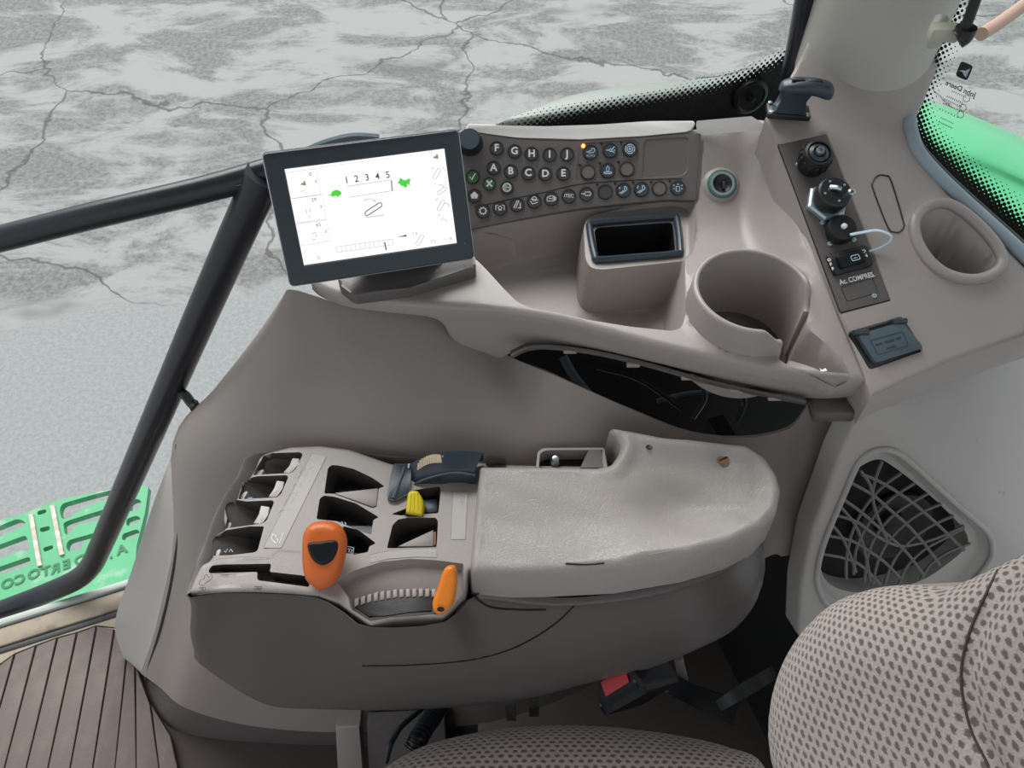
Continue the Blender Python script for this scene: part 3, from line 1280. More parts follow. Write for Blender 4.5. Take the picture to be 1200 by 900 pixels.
# ---- green perforated step outside the sill
PS = Plane(Zp(60, 640, -.22), (0, 0, 1))
step = thing('step_grille', Zp(90, 650, -.30), 'green slotted steel step grille with worn pale strips outside the sill', 'step')
so = PS.uvs([(-60, 632), (0, 610), (30, 601), (68, 586), (110, 577), (165, 568), (174, 571), (170, 600), (160, 640), (158, 668), (152, 700), (60, 730), (-60, 770)])
hl = [
    [(-50, 634), (0, 616), (20, 608), (28, 610), (31, 615), (0, 629), (-50, 648)],
    [(-50, 657), (0, 638), (30, 627), (33, 634), (36, 645), (20, 646), (0, 655), (-50, 675)],
    [(-50, 683), (0, 664), (35, 652), (36, 660), (22, 667), (0, 673), (-50, 692)],
    [(69.6, 597), (73, 590), (112, 579), (142, 571.6), (148, 572), (146, 579), (104, 592), (77, 609), (71.6, 607)],
    [(74, 613), (80, 610), (128, 595), (146, 590), (144, 602), (126, 607), (100, 613), (90, 615), (79, 627), (75.6, 625)],
    [(77, 640), (80, 633), (120, 622), (138, 615), (137, 622), (118, 627), (96, 636), (97, 643), (80, 647)],
    [(152, 588), (160, 584), (166, 587), (164, 596), (152, 600)],
    [(148, 608), (160, 604), (165, 607), (163, 612), (148, 617)],
    [(143, 626), (160, 620), (164, 623), (162, 628), (143, 634)],
    [(43.5, 599), (54, 596.5), (54.5, 601), (44, 604)],
    [(46, 619), (58, 616), (59, 621), (47.5, 624)],
    [(50, 642), (62, 638.5), (62.5, 643), (51.5, 647)],
]
holes = [rpoly(PS.uvs(h_), .008, 3) for h_ in hl]
bm = sheet('x', None, None, so, PS, None, .05, (), .0, holes=holes, build=False)
bmesh.ops.recalc_face_normals(bm, faces=bm.faces[:])
r_ = bmesh.ops.extrude_face_region(bm, geom=bm.faces[:])
for v in [e for e in r_['geom'] if isinstance(e, bmesh.types.BMVert)]:
    v.co.z -= .020
put('deck', bm, M['green_paint'], step)
for k, (a, b) in enumerate((((37, 604), (47, 663)), ((62, 594), (73, 650)))):
    plate('worn_strip', M['worn_strip'], step, PS, [(a[0] - 2.5, a[1]), (a[0] + 2.5, a[1] - 1), (b[0] + 3, b[1]), (b[0] - 2, b[1] + 2)], .006)['label'] = 'worn pale anti-slip strip'
e = PS.px(60, 670)
r_ = math.atan2(*(PS.uv(100, 655) - PS.uv(0, 691))[::-1])
for tx, u, v in (('A', 143, 644.5), ('.', 130, 650), ('D', 94, 657), ('E', 78.5, 662), ('R', 65.5, 667), ('T', 54, 670), ('O', 40, 673.5), ('C', 23.5, 679.5), ('O', 9, 684.5)):
    put('letter', text_bm(tx, PS, PS.uv(u, v), 17 * e, r_, True, .002, .035, 1.0), M['green_letter'], step)

# ---- ribbed floor mat
mat_t = thing('floor_mat', (-.85, .3, 0), 'mauve brown ribbed rubber floor mat, dusty towards the sill', 'floor mat')
lines = [((-33, 795), (-75, 900)), ((-8, 785), (-48, 900)), ((17, 767), (-21, 900)), ((42, 757), (5, 900)), ((67, 748), (30.5, 900)), ((90, 742), (56, 900)),
         ((113, 734), (82, 900)), ((134, 737), (108.5, 900)), ((149, 760), (135, 900)), ((158, 780), (160, 900)), ((176, 826), (187, 900)), ((200, 862), (212, 915))]
G0 = .008


def fl(u, v):
    return Zp(u, v, G0)


for k in range(len(lines) - 1):
    (a0, a1), (b0, b1) = lines[k], lines[k + 1]
    A, B, Cc, D = fl(*a0), fl(*b0), fl(*b1), fl(*a1)
    # carry the rib on past the frame's foot
    dn = np.array([0.0, -.38, 0])
    gap = .0016
    P = [A + XX * gap, B - XX * gap, Cc - XX * gap, Cc + dn - XX * gap, D + dn + XX * gap, D + XX * gap]
    put('rib', prism_bm(P, np.array([0, 0, -.012]), .0012), M['mat'], mat_t)
# plain margin of the mat along the sill
mp = [fl(-60, 790), fl(17, 763), fl(67, 744), fl(113, 730), fl(140, 722), fl(165, 770), fl(166, 700), fl(140, 700), fl(-60, 772)]
P = [fl(-60, 800), fl(-8, 783), fl(17, 765.5), fl(42, 755.5), fl(67, 746.5), fl(90, 740.5), fl(113, 732.5), fl(134, 735), fl(149, 756), fl(165, 770), fl(165, 705), fl(134, 718), fl(60, 742), fl(0, 763), fl(-60, 785)]
put('margin', prism_bm(P, np.array([0, 0, -.010])), M['dust'], mat_t)
# ================================================================ SIDE CONSOLE
con = thing('side_console', (.12, .70, .80), 'grey taupe moulded side console with an open tray, cup holder and storage pocket', 'console')


def cz(u, v, z=.88):
    return Zp(u, v, z)[:2]


def cs(u, v):
    return Sp(u, v, zcon)[:2]


PB = Plane(Zp(680, 244, .885), (0, -.64, .77))


def cb(u, v):
    return PB.hit(u, v)[:2]


front = [(362, 326), (374, 336), (400, 346), (440, 352), (516, 358), (575, 361), (620, 367), (660, 374), (700, 384), (760, 400), (820, 414), (900, 430), (950, 437), (1000, 441), (1014, 441)]
seam = [(1017, 444), (1000, 405), (984, 368), (960, 300), (937, 236), (914, 172), (900, 143)]
back = [(897, 137), (880, 136), (820, 143)]
back2 = [(700, 148), (600, 150), (545, 147), (512, 150)]
back3 = [(500, 262), (430, 270), (380, 300)]
FR = catmull([cz(*p) for p in front], 3)
OUT = np.concatenate([FR, [cs(*p) for p in seam], [cs(*p) for p in back], [cb(*p) for p in back2], [cz(*p) for p in back3]])
OUT = ccw(OUT)
# the open tray
tray = [(470, 285), (508, 270), (545, 262), (605, 251), (680, 239), (755, 234), (792, 236), (801, 252), (803, 300), (803, 372), (799, 384), (788, 388), (740, 383),
        (690, 375), (650, 366), (622, 361), (606, 354), (590, 338), (572, 318), (556, 302), (520, 300), (470, 300)]
TR = ccw(rpoly([cz(*p) for p in tray], .008, 3))
tr_foot = inset(TR, .014)
# raised housing of the storage pocket inside the tray
blk = [(684, 266), (688, 256), (700, 250), (790, 241), (806, 245), (806, 300), (800, 306), (705, 316), (692, 314), (686, 304)]
BK = ccw(rpoly([cz(*p, .872) for p in blk], .008, 3))
bk_foot = inset(BK, -.006)
pk = [(695, 270), (699, 265), (785, 259), (790, 262), (793, 292), (789, 296), (704, 302), (699, 299)]
PK = ccw(rpoly([cz(*p, .874) for p in pk], .006, 3))
pk_foot = inset(PK, .002)
# cup holder well and the slot for the mug's handle
CUP = Zp(883, 339, .918)[:2]
CR = .0655
well = arc(CUP, CR + .003, 0, 360, 60)[:-1]
well_f = arc(CUP, CR - .000, 0, 360, 60)[:-1]
slot = np.array([CUP + np.array(p) for p in ((.005, -.030), (.052, -.022), (.070, -.048), (.098, -.082), (.104, -.098), (.090, -.104), (.055, -.092), (.026, -.080))])
SL = ccw(rpoly(slot, .014, 4))


PNL = ccw([cb(*p) for p in [(505, 140), (680, 140), (830, 132), (823, 156), (817, 236), (785, 235), (755, 238), (680, 246), (605, 259), (556, 269), (500, 280)]])


def hcon(A):
    z = zcon(A[:, 0], A[:, 1])
    zp_ = PB.p[2] + (.64 * (A[:, 1] - PB.p[1])) / .77
    inp = -sdf(A, PNL)
    z = np.where(inp > -.002, np.minimum(z, zp_ - .004), z)
    d_t = -sdf(A, TR)
    d_b = -sdf(A, BK)
    d_p = -sdf(A, PK)
    floor = .795 + .004 * np.sin(A[:, 0] * 20)
    # rounded foot of the tray
    k = np.clip(d_t / .014, 0, 1)
    fl_ = np.clip((d_t - .014) / .03, 0, 1)
    zt = z * (1 - k) + (floor + .012 * (1 - fl_) ** 2) * k
    zt = np.where(d_t > 0, zt, z)
    kb = np.clip((d_b + .006) / .006, 0, 1)
    zb_ = zt + (.872 - zt) * sstep(kb) ** .6
    zt = np.where(d_b > -.006, zb_, zt)
    zt = np.where(d_p > 0, .872 - .075 * np.clip(d_p / .002, 0, 1), zt)
    # lip of the console sinks a little towards its front edge
    r = np.hypot(A[:, 0] - CUP[0], A[:, 1] - CUP[1])
    ds = -sdf(A, SL)
    w = np.clip(ds / .008, 0, 1)
    far = np.clip((r - .05) / .075, 0, 1)
    zt = zt - (.060 * (1 - far) + .016 * far) * sstep(w)
    zt = np.where(r < CR + .003, np.minimum(zt, .796 + (zt - .796) * np.clip((r - CR) / .003, 0, 1)), zt)
    # soft fillet where the cup ring grows out of the console
    zt = zt + np.where((r > CR + .003) & (ds < 0), .006 * np.clip(1 - (r - CR) / .02, 0, 1) ** 2 * np.clip(-ds / .02, 0, 1), 0)
    return zt


tray_o = sheet('tray_shelf', M['taupe'], con, OUT, WORLD_XY, hcon, .0055,
               [TR, tr_foot, inset(TR, .028), PNL, BK, bk_foot, inset(BK, -.003), PK, pk_foot, well, well_f, SL, inset(SL, .008), arc(CUP, CR + .02, 0, 360, 50)[:-1]], .012,
               edge=.007, skirt_in=.002, sharp=45)
low = [(366, 338), (376, 347), (400, 357), (440, 364), (500, 371), (519, 379), (528, 394), (548, 414), (578, 424), (597, 414), (618, 406), (645, 404), (700, 410), (760, 423), (820, 438), (880, 452), (945, 466), (985, 466), (1006, 461)]
lo3, tp3 = [], []
FRp = np.array(front, float)
for u, v in low:
    tv = np.interp(u, FRp[:, 0], FRp[:, 1])
    t_ = Zp(u, tv + 3, .872)
    tp3.append(t_)
    lo3.append(Yp(u, v, t_[1] + .003))
cor = [Sp(1016, 446, zcon)]
skt = put('front_skirt', loft_bm([[p + np.array([0, .004, .004]) for p in tp3], tp3, [(a_ + b_) / 2 + np.array([0, -.002, 0]) for a_, b_ in zip(tp3, lo3)], lo3, [p + np.array([0, .016, .002]) for p in lo3]], 3, 3, 0), M['taupe'], con, 50)
# rim of the cup holder: a ring left open towards the handle slot
prof_r = [(-.0030, -.082), (-.0030, .037), (-.0020, .0392), (.0005, .040), (.0030, .0388), (.0040, .036), (.0048, .020), (.0062, .004), (.0070, -.016), (.002, -.082)]
q0, q1 = -14, 292
angs = np.radians(np.linspace(q0, q1, 84))
bm = bmesh.new()
rg = []
for i, q in enumerate(angs):
    e_ = min(i, len(angs) - 1 - i) / 7
    drop = .022 * (1 - sstep(e_)) if e_ < 1 else 0
    rg.append([bm.verts.new((CUP[0] + (CR + a) * math.cos(q), CUP[1] + (CR + a) * math.sin(q), .88 + (b if b < .01 else b - drop * (b / .04)))) for a, b in prof_r])
for A, B in zip(rg, rg[1:]):
    for j in range(len(prof_r) - 1):
        bm.faces.new((A[j], B[j], B[j + 1], A[j + 1]))
    bm.faces.new((A[-1], B[-1], B[0], A[0]))
bm.faces.new(rg[0])
bm.faces.new(rg[-1][::-1])
put('cup_holder_ring', bm, M['taupe'], con, 50)
bm = bmesh.new()
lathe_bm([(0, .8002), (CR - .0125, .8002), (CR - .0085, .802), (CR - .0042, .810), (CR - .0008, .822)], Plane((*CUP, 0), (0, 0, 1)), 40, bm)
put('cup_well', bm, M['taupe_dark_shaded'], con)
# rim of the storage pocket
P = [np.array([*p, .8745]) for p in catmull([cz(*p, .874) for p in
     [(691, 268), (696, 262), (740, 258), (786, 255), (793, 259), (797, 292), (792, 298), (745, 302), (703, 305), (697, 300)]], 3, True)]
put('pocket_rim', tube_bm(P, .0048, 10, 1, True, flat=1.1), M['slate'], con)
bm = prism_bm([np.array([*p, .800]) for p in inset(PK, .0025)], np.array([0, 0, .002]))
put('pocket_floor', bm, M['black'], con)
PKc = PK.mean(0)
put('pocket_lining', sheet('x', None, None, inset(PK, -.001), ZPlane(.873), None, .05, (), .068, holes=[inset(PK, .0018)], build=False), M['black'], con)
# pale strip along the back edge
pb2 = PB.raised(.004)
put('edge_strip', prism_bm([pb2.hit(*p) for p in rpoly([(545, 153), (575, 157), (605, 161), (680, 163), (755, 159), (806, 154), (814, 149), (815, 141), (760, 142), (700, 146), (640, 148), (590, 147), (548, 144)], 4, 3)], -pb2.n * .02, .003), M['pale_strip'], con)
put('edge_strip', prism_bm((lambda a_, b_: [a_, b_, Zp(881, 135.5, b_[2] + .010), Zp(817, 141, a_[2] + .012)])(Sp(818, 157, zcon) + np.array([0, 0, .006]), Sp(896, 151, zcon) + np.array([0, 0, .006])), np.array([0, 0, -.008]), .0012), M['pale_strip'], con)
# light socket with a teal ring
sk0 = Sp(845, 217, zcon)
gx_ = (zcon(sk0[0] + .01, sk0[1]) - zcon(sk0[0] - .01, sk0[1])) / .02
gy_ = (zcon(sk0[0], sk0[1] + .01) - zcon(sk0[0], sk0[1] - .01)) / .02
SKp = Plane(sk0, (-float(gx_) * .7, -float(gy_), 1)).raised(.002)
sk_e = SKp.px(845, 217)
bm = lathe_bm([(11 * sk_e, -.004), (11.3 * sk_e, .0035), (13 * sk_e, .0052), (15.5 * sk_e, .0052), (17 * sk_e, .003), (17.5 * sk_e, -.004)], SKp, 32)
rg_o = put('socket_ring', bm, M['teal_ring'], con)
rg_o['label'] = 'teal metal ring'
put('ring_liner', lathe_bm([(11 * sk_e, .0050), (11.4 * sk_e, .0058), (14 * sk_e, .0058), (14.4 * sk_e, .005)], SKp, 32), M['steel'], rg_o)
put('socket_bore', lathe_bm([(0, .0005), (6 * sk_e, .0008), (10.4 * sk_e, .0038)], SKp, 24), M['black'], con)
put('socket_pin', box_bm(SKp.at(.002, -.002, .003), (.004, .010, .006), (SKp.ex, SKp.ey, SKp.n), .001), M['slate'], con)
bm = lathe_bm([(17.3 * sk_e, .003), (19 * sk_e, .0018), (24 * sk_e, -.004)], SKp, 32)
put('socket_boss', bm, M['taupe'], con)
# under-edge flange of the console with its clips
fl_pts = [(598, 416), (618, 407), (645, 405), (700, 412), (760, 426), (820, 443), (880, 457), (945, 470)]
put('under_flange', loft_bm([[Zp(u, v - 1, .838) for u, v in fl_pts], [Zp(u, v + 2, .826) for u, v in fl_pts], [Zp(u, v + 3.5, .822) + np.array([0, .012, 0]) for u, v in fl_pts]], 5, 2, .003), M['taupe_dark_shaded'], con)
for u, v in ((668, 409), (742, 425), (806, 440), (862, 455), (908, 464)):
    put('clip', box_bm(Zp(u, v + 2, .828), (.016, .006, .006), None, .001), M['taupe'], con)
put('corner_block', box_bm(Zp(978, 480, .815), (.056, .024, .020), None, .004), M['taupe_dark_shaded'], con)
put('chip', poly_bm(ZPlane(.8805), [[Zp(u, v, .88)[:2] for u, v in ((960, 432), (963, 434), (967, 432), (969, 435), (965, 436), (962, 436))]], .0006), M['white'], con)
# wiring in the dark gap beneath the console
wire = [([(660, 418, .72), (672, 440, .70), (690, 462, .68)], 0.007, 'slate_light'), ([(770, 470, .68), (800, 462, .69), (840, 458, .70)], .0035, 'slate_light'),
        ([(820, 440, .70), (826, 466, .68), (812, 490, .66)], .004, 'slate'), ([(850, 446, .70), (872, 468, .69), (862, 498, .66)], .005, 'slate'),
        ([(700, 430, .70), (750, 445, .69), (800, 480, .66)], .004, 'black')]
lb = ['slate blue sleeved cable hanging in the gap under the console', 'thin slate rod lying across the gap under the console', 'thin black wire hanging mid gap under the console',
      'thick black wire looping near the rear of the gap under the console', 'dark wire running along the gap beneath the console']
for (p, r, m), l_ in zip(wire, lb):
    tag(put('wire', tube_bm([Yp(*q) for q in p], r, 8, 5), M[m]), l_, 'wire', 'wires under the console')

# ================================================================ BUTTON PANEL
bp_t = thing('button_panel', PB.hit(690, 240), 'dark taupe keypad panel with rows of round lettered buttons above the tray', 'button panel')
po = [(520, 158), (545, 153), (564, 154), (605, 162.5), (640, 164.5), (680, 165), (755, 160.5), (800, 156), (822, 155.5), (819, 196), (816, 235), (785, 234), (755, 236.5),
      (720, 240), (680, 244.5), (640, 251), (605, 258), (556, 268), (520, 274)]
PP = PB.raised(.003)
q = ccw(rpoly(PP.uvs(po), .003, 2))
sub1 = rpoly(PP.uvs([(679, 168), (742, 163.5), (749, 167), (747, 203), (740, 207), (676, 212), (675, 206)]), .003, 3)
sub2 = rpoly(PP.uvs([(755, 163), (804, 160), (808, 164), (806, 200), (800, 206), (757, 209), (752, 207)]), .006, 4)
f1, l1 = rec(sub1, .0010, .0008)
f2, l2 = rec(sub2, .0012, .0010)
put('faceplate', sheet('x', None, None, q, PP, lambda A: f1(A) + f2(A), .012, l1 + l2, .012, edge=.0015, build=False), M['button_panel'], bp_t, 30)
gv = PP.uvs([(556, 243), (600, 233), (640, 225), (668, 218), (690, 214.5), (745, 211), (800, 209.5)])
put('groove', strips_bm(PP, [gv], .0012, .0004), M['black'], bp_t)
br = PP.px(640, 200)
base_mesh = {}


def button(u, v, ring, face, rad=8.4):
    """ring and face of one key, sharing mesh data with its like"""
    c = PP.uv(u, v)
    key = (ring, face, rad)
    if key not in base_mesh:
        loc = Plane((0, 0, 0), (0, 0, 1))
        bm = lathe_bm([(rad * br, -.001), (rad * br, .0018), (rad * br * .94, .0026), (rad * br * .84, .0026), (rad * br * .80, .0018), (0, .0021)], loc, 28)
        for fc in bm.faces:
            fc.material_index = 1 if all((Vector((vv.co.x, vv.co.y))).length < rad * br * .82 for vv in fc.verts) else 0
        bmesh.ops.recalc_face_normals(bm, faces=bm.faces[:])
        me = bpy.data.meshes.new('button')
        bm.to_mesh(me)
        bm.free()
        me.shade_smooth()
        me.set_sharp_from_angle(angle=.7)
        me.materials.append(M[ring])
        me.materials.append(M[face])
        base_mesh[key] = me
    o = bpy.data.objects.new('button', base_mesh[key])
    COL.objects.link(o)
    o.parent = bp_t
    m = Matrix((PP.ex, PP.ey, PP.n)).transposed()
    o.rotation_euler = m.to_euler()
    o.location = Vector(PP.at(*c)) - origin_of(bp_t)
    return o, c


def icon(o, c, bm, mat):
    # children of a rotated button: keep the drawing in world space
    ic = put('icon', bm, M[mat], None)
    loc = Vector(ic.location)
    m = Matrix((PP.ex, PP.ey, PP.n)).transposed()
    ic.data.transform(m.inverted().to_4x4())
    ic.parent = o
    ic.location = m.inverted() @ (loc - (Vector(o.location) + origin_of(bp_t)))
    return ic


IH = .0023
E_ = br
tilt = math.atan2(*(PP.uv(660, 203) - PP.uv(598, 201))[::-1])
letters = dict(F=(582, 174), G=(603, 177.5), H=(623, 180.5), I=(644, 181.5), J=(664.5, 181), A=(578.5, 197), B=(598.5, 201), C=(619, 203), D=(639, 204), E=(660, 203.5))
for ch, (u, v) in letters.items():
    o, c = button(u, v, 'button_dark', 'button_face')
    o['label'] = 'round black button marked with the letter ' + ch
    icon(o, c, text_bm(ch, PP, c, 11.5 * E_, 0, hgt=IH, bold=.03), 'white')


def loc_lines(c, lines, s=1.0):
    return [np.array(l, float) * E_ * s + c for l in lines]


circ = lambda r, n=16, a0=0, a1=360, cx=0, cy=0: [(cx + r * math.cos(math.radians(t)), cy + r * math.sin(math.radians(t))) for t in np.linspace(a0, a1, n)]
o, c = button(554, 207.5, 'button_dark', 'green_button')
o['label'] = 'green button with a white check mark'
icon(o, c, strips_bm(PP, loc_lines(c, [[(-3.5, 0), (-1.2, -3.4), (3.2, 4)]]), 1.4 * E_, IH), 'white')
o, c = button(573.5, 215.5, 'button_dark', 'green_button', 8.0)
o['label'] = 'green button with a white cross'
icon(o, c, strips_bm(PP, loc_lines(c, [[(-3, -3.4), (3, 3.4)], [(-3, 3.4), (3, -3.4)]]), 1.9 * E_, IH), 'white')
o, c = button(594, 220, 'button_dark', 'green_button', 8.0)
o['label'] = 'green button with a page mark'
icon(o, c, strips_bm(PP, loc_lines(c, [[(-3, -3.5), (-3, 3.5), (-1, 3.5), (-1, -3.5)], [(0, -3.5), (3, -3.5), (3, 3.5), (0, 3.5)], [(0, 0), (3, 0)], circ(4.8)]), .8 * E_, IH), 'white')
o, c = button(556, 229.5, 'button_dark', 'button_face')
o['label'] = 'black button with a white house'
icon(o, c, poly_bm(PP, [np.array([(-3.2, -3.6), (-1, -3.6), (-1, -1), (1, -1), (1, -3.6), (3.2, -3.6), (3.2, .4), (4.6, .4), (0, 4.6), (-4.6, .4), (-3.2, .4)]) * E_ + c], IH), 'white')
low = [
    (566, 247.5, [circ(3.4)] + [[(3.6 * math.cos(t), 3.6 * math.sin(t)), (4.9 * math.cos(t), 4.9 * math.sin(t))] for t in np.linspace(0, 2 * math.pi, 10)[:-1]], 'gear mark'),
    (586, 244, [[(-5, -2.5), (-5, 3), (-2.5, 3)], [(5, -2.5), (5, 3), (2.5, 3)], circ(2, 10), [(-2, -2.5), (2, -2.5)]], 'bracket mark'),
    (606, 240, [[(-4, -4), (0, 4.5), (2, 4.5), (-1.5, -4), (-4, -4)], [(3.5, -4), (3.5, 2)], [(1, -4), (5, -4)]], 'lever mark'),
    (626, 236, [circ(2.4, 14, 0, 360, 0, 2.6), [(-4.5, 0), (-2, -3.5), (4, -1.5)], [(-4, 2.5), (4.5, 1)]], 'ring mark'),
    (646, 233, [[(-5, -3), (-5, 1), (-1, 3), (2, 3), (2, -3), (-5, -3)], [(3.5, -3), (3.5, 3)], [(5, -2), (5, 2)], [(-3, 0), (1, 0)]], 'implement mark'),
    (687, 227.5, [[(-6, 0), (-1.5, 0)], [(-1.5, -2), (-1.5, 2), (4, 2), (5.5, 0), (4, -2), (-1.5, -2)]], 'plug mark'),
]
for u, v, ls, nm in low:
    o, c = button(u, v, 'button_dark', 'button_face', 8.6)
    o['label'] = 'round black button with a ' + nm
    icon(o, c, strips_bm(PP, loc_lines(c, ls), .95 * E_, IH), 'white')
o, c = button(666.5, 230, 'button_dark', 'button_face', 8.6)
o['label'] = 'round black button lettered in white'
icon(o, c, text_bm('iTEC', PP, c, 5.6 * E_, tilt, hgt=IH, bold=.01), 'white')
blues = [
    (692, 178.5, [[(-5, 0), (-2, 0)], [(-2, -1.2), (-2, 1.2), (1, 1.2), (1, 3.6), (4, 4), (5, 2), (3, -.8), (-2, -1.2)]], 'bulb mark and auto lettering'),
    (715, 176.5, [[(-5, 0), (-1, 0)], circ(1.6, 10, 0, 360, .4, 0), [(1.8, 1), (5, 4)], [(1.8, -1), (5, -3)], [(3.4, 0), (5.5, 0)]], 'linkage mark'),
    (738, 175, [circ(3.3), circ(1.2, 8), circ(5.4, 8, 50, 130), circ(5.4, 8, 230, 310), circ(5.4, 8, -40, 40), circ(5.4, 8, 140, 220)], 'brake mark'),
    (712, 200, [[(-1.5, -1), (-1.5, 3), (0, 5), (1.5, 3), (1.5, -1), (-1.5, -1)], [(-4.6, -2.2), (4.6, -2.2)], [(-4, -4), (4, -4)], [(-4.6, -2.2), (-4, -4)], [(4.6, -2.2), (4, -4)]], 'beacon mark'),
    (730.5, 223, [circ(2.8, 12, -90, 90, 1, 1.4), [(1, 4.2), (1, -1.4)], [(-5, -4), (0, -1)], [(-3, -4.6), (1, -2)], [(-4.6, 3.6), (-4.6, 1)]], 'lamp mark and the number one'),
    (751.5, 222, [circ(2.8, 12, -90, 90, 1, 1.4), [(1, 4.2), (1, -1.4)], [(-5, -4), (0, -1)], [(-3, -4.6), (1, -2)], [(-5.4, 3.6), (-3.8, 3.6), (-5.4, 1), (-3.6, 1)]], 'lamp mark and the number two'),
    (794, 220.5, [[(-2, -4), (-2, 1.6), (2, 1.6), (2, -4), (-2, -4)], [(-4, 2), (-5.5, 3.6)], [(4, 2), (5.5, 3.6)], [(-3.6, -1), (-5.6, -1)], [(3.6, -1), (5.6, -1)], [(0, 3), (0, 5)]], 'rotating beacon mark'),
]
for u, v, ls, nm in blues:
    o, c = button(u, v, 'button_dark', 'button_blue', 9.0)
    o['label'] = 'round slate button with a ' + nm
    bm = strips_bm(PP, loc_lines(c, ls), .95 * E_, IH)
    if 'auto' in nm:
        bm = join_bm(bm, text_bm('AUTO', PP, c + np.array([0, -4.6 * E_]), 3.6 * E_, tilt, hgt=IH))
    icon(o, c, bm, 'ice')
o, c = button(709, 225, 'button_dark', 'button_face', 9.0)
o['label'] = 'plain dark button without a mark'
for u, v in ((689, 202), (734.5, 198.5), (772.5, 221)):
    o, c = button(u, v, 'button_dark', 'button_blank', 9.0)
    o['label'] = 'blank taupe button cap'
for u, v in ((705, 168.5), (728, 167), (679.5, 193.5), (703, 191.5), (725, 190), (700, 216.5), (721, 215), (742, 214), (763, 213.5), (785, 212)):
    put('indicator', lathe_bm([(1.6 * E_, 0), (1.4 * E_, .0009), (0, .001)], Plane(PP.at(*PP.uv(u, v), .0), PP.n), 8), M['black'], bp_t)
put('indicator', lathe_bm([(2.4 * E_, 0), (2.2 * E_, .0015), (0, .0022)], Plane(PP.at(*PP.uv(683.5, 171)), PP.n), 12), M['led'], bp_t)['label'] = 'lit orange indicator lamp'
# rotary knob at the panel's corner
KP = Plane(PP.hit(551, 168), PP.n)
kb = put('knob', lathe_bm([(15 * E_, -.001), (15 * E_, .004), (13.2 * E_, .016), (12.2 * E_, .019), (0, .019)], KP, 32), M['black'], bp_t)
put('knob_cap', lathe_bm([(11.6 * E_, .0188), (11.4 * E_, .0205), (0, .0208)], KP, 28), M['slate_light'], kb)

# ================================================================ REAR CONSOLE (moulding round the pillar's foot)
rc = thing('rear_console', (.50, .68, .86), 'grey taupe rear corner moulding with an oval cup holder rising to the pillar', 'console')
zb = lambda x, y: zbr(y)


def sb(u, v):
    return Sp(u, v, zb)[:2]


OV = catmull([sb(*p) for p in [(1069, 256), (1082, 243), (1102, 238), (1124, 246), (1148, 266), (1168, 289), (1176, 309), (1168, 325), (1146, 334), (1118, 332), (1092, 319), (1073, 295), (1066, 272)]], 4, True)
OVc = OV.mean(0)
OVi = inset(OV, .0085)
prect = [sb(*p) for p in ((910, 168), (969, 154.5), (1046, 352), (984, 368.5))]
CPR = ccw(rpoly(prect, .003, 2))
edge_r = [sb(*p) for p in [(1016, 448), (1022, 464), (1060, 446), (1110, 424), (1200, 393), (1290, 364), (1330, 345), (1300, 372), (1240, 330), (1200, 298), (1160, 262), (1128, 226), (1096, 188)]]
aa = np.radians(np.linspace(-38, 195, 26))
ring = np.stack([PIL[0] + .077 * np.cos(aa), PIL[1] + .077 * np.sin(aa)], 1)
edge_r = edge_r[:6] + [sb(*p) for p in [(1330, 352), (1330, 420), (1215, 325), (1180, 291), (1145, 258), (1110, 225), (1087, 196), (1073, 172), (1067, 152)]]
lft = [sb(*p) for p in [(897, 137), (902, 145), (914, 172), (937, 236), (960, 300), (984, 368), (1000, 405)]]
RCO = ccw(np.concatenate([edge_r, [PIL + np.array([.085, -.035])], ring[6:], [PIL + np.array([-.075, -.005])], lft]))
OUTLET = ccw(rpoly([sb(*p) for p in ((993, 389), (1057, 370.5), (1083, 411), (1019, 433.5))], .004, 3))
fcp, lcp = rec(CPR, .003, .0015)
fol, lol = rec(OUTLET, .006, .0015)


def hrc(A):
    z = zbr(A[:, 1])
    r = np.hypot(A[:, 0] - PIL[0], A[:, 1] - PIL[1])
    z = z + .022 * np.clip((.125 - r) / .048, 0, 1.05) ** 2.2
    z = z + fcp(A) + fol(A)
    # shoulder on the seam to the left of the pillar
    d = -sdf(A, OVi)
    z = np.where(d > 0, z - .060 * np.clip(d / .008, 0, 1) ** .8, z)
    do = np.abs(sdf(A, OV))
    z = z + np.where(d <= 0, .005 * np.clip(1 - do / .016, 0, 1) ** 2, 0)
    return z


mo = sheet('corner_moulding', M['taupe'], rc, RCO, WORLD_XY, hrc, .0055, [OV, OVi, inset(OV, .006), inset(OVi, .012), inset(OV, -.008), inset(OV, -.012)] + lcp + lol +
           [np.stack([PIL[0] + r_ * np.cos(np.linspace(0, 6.28, 60)[:-1]), PIL[1] + r_ * np.sin(np.linspace(0, 6.28, 60)[:-1])], 1) for r_ in (.08, .087, .095, .105, .118)],
           .05, edge=.004, sharp=50)
ovm = catmull(inset(OV, .0035)[::3], 3, True)
put('cup_rim', tube_bm([np.array([x, y, zbr(y) + .0045]) for x, y in ovm], .0068, 12, 1, True), M['taupe'], rc)
# slot-shaped blanking cover
ex_ = [(1023, 213), (1029, 206), (1037, 206), (1044, 212), (1058, 258), (1059, 266), (1054, 272), (1047, 272), (1040, 266), (1023, 222)]
pkm = picker(mo)
P = [pkm(u, v, .0005) for u, v in catmull(ex_, 5, True)]
put('slot_outline', tube_bm(P, .0009, 6, 1, True), M['black'], rc)
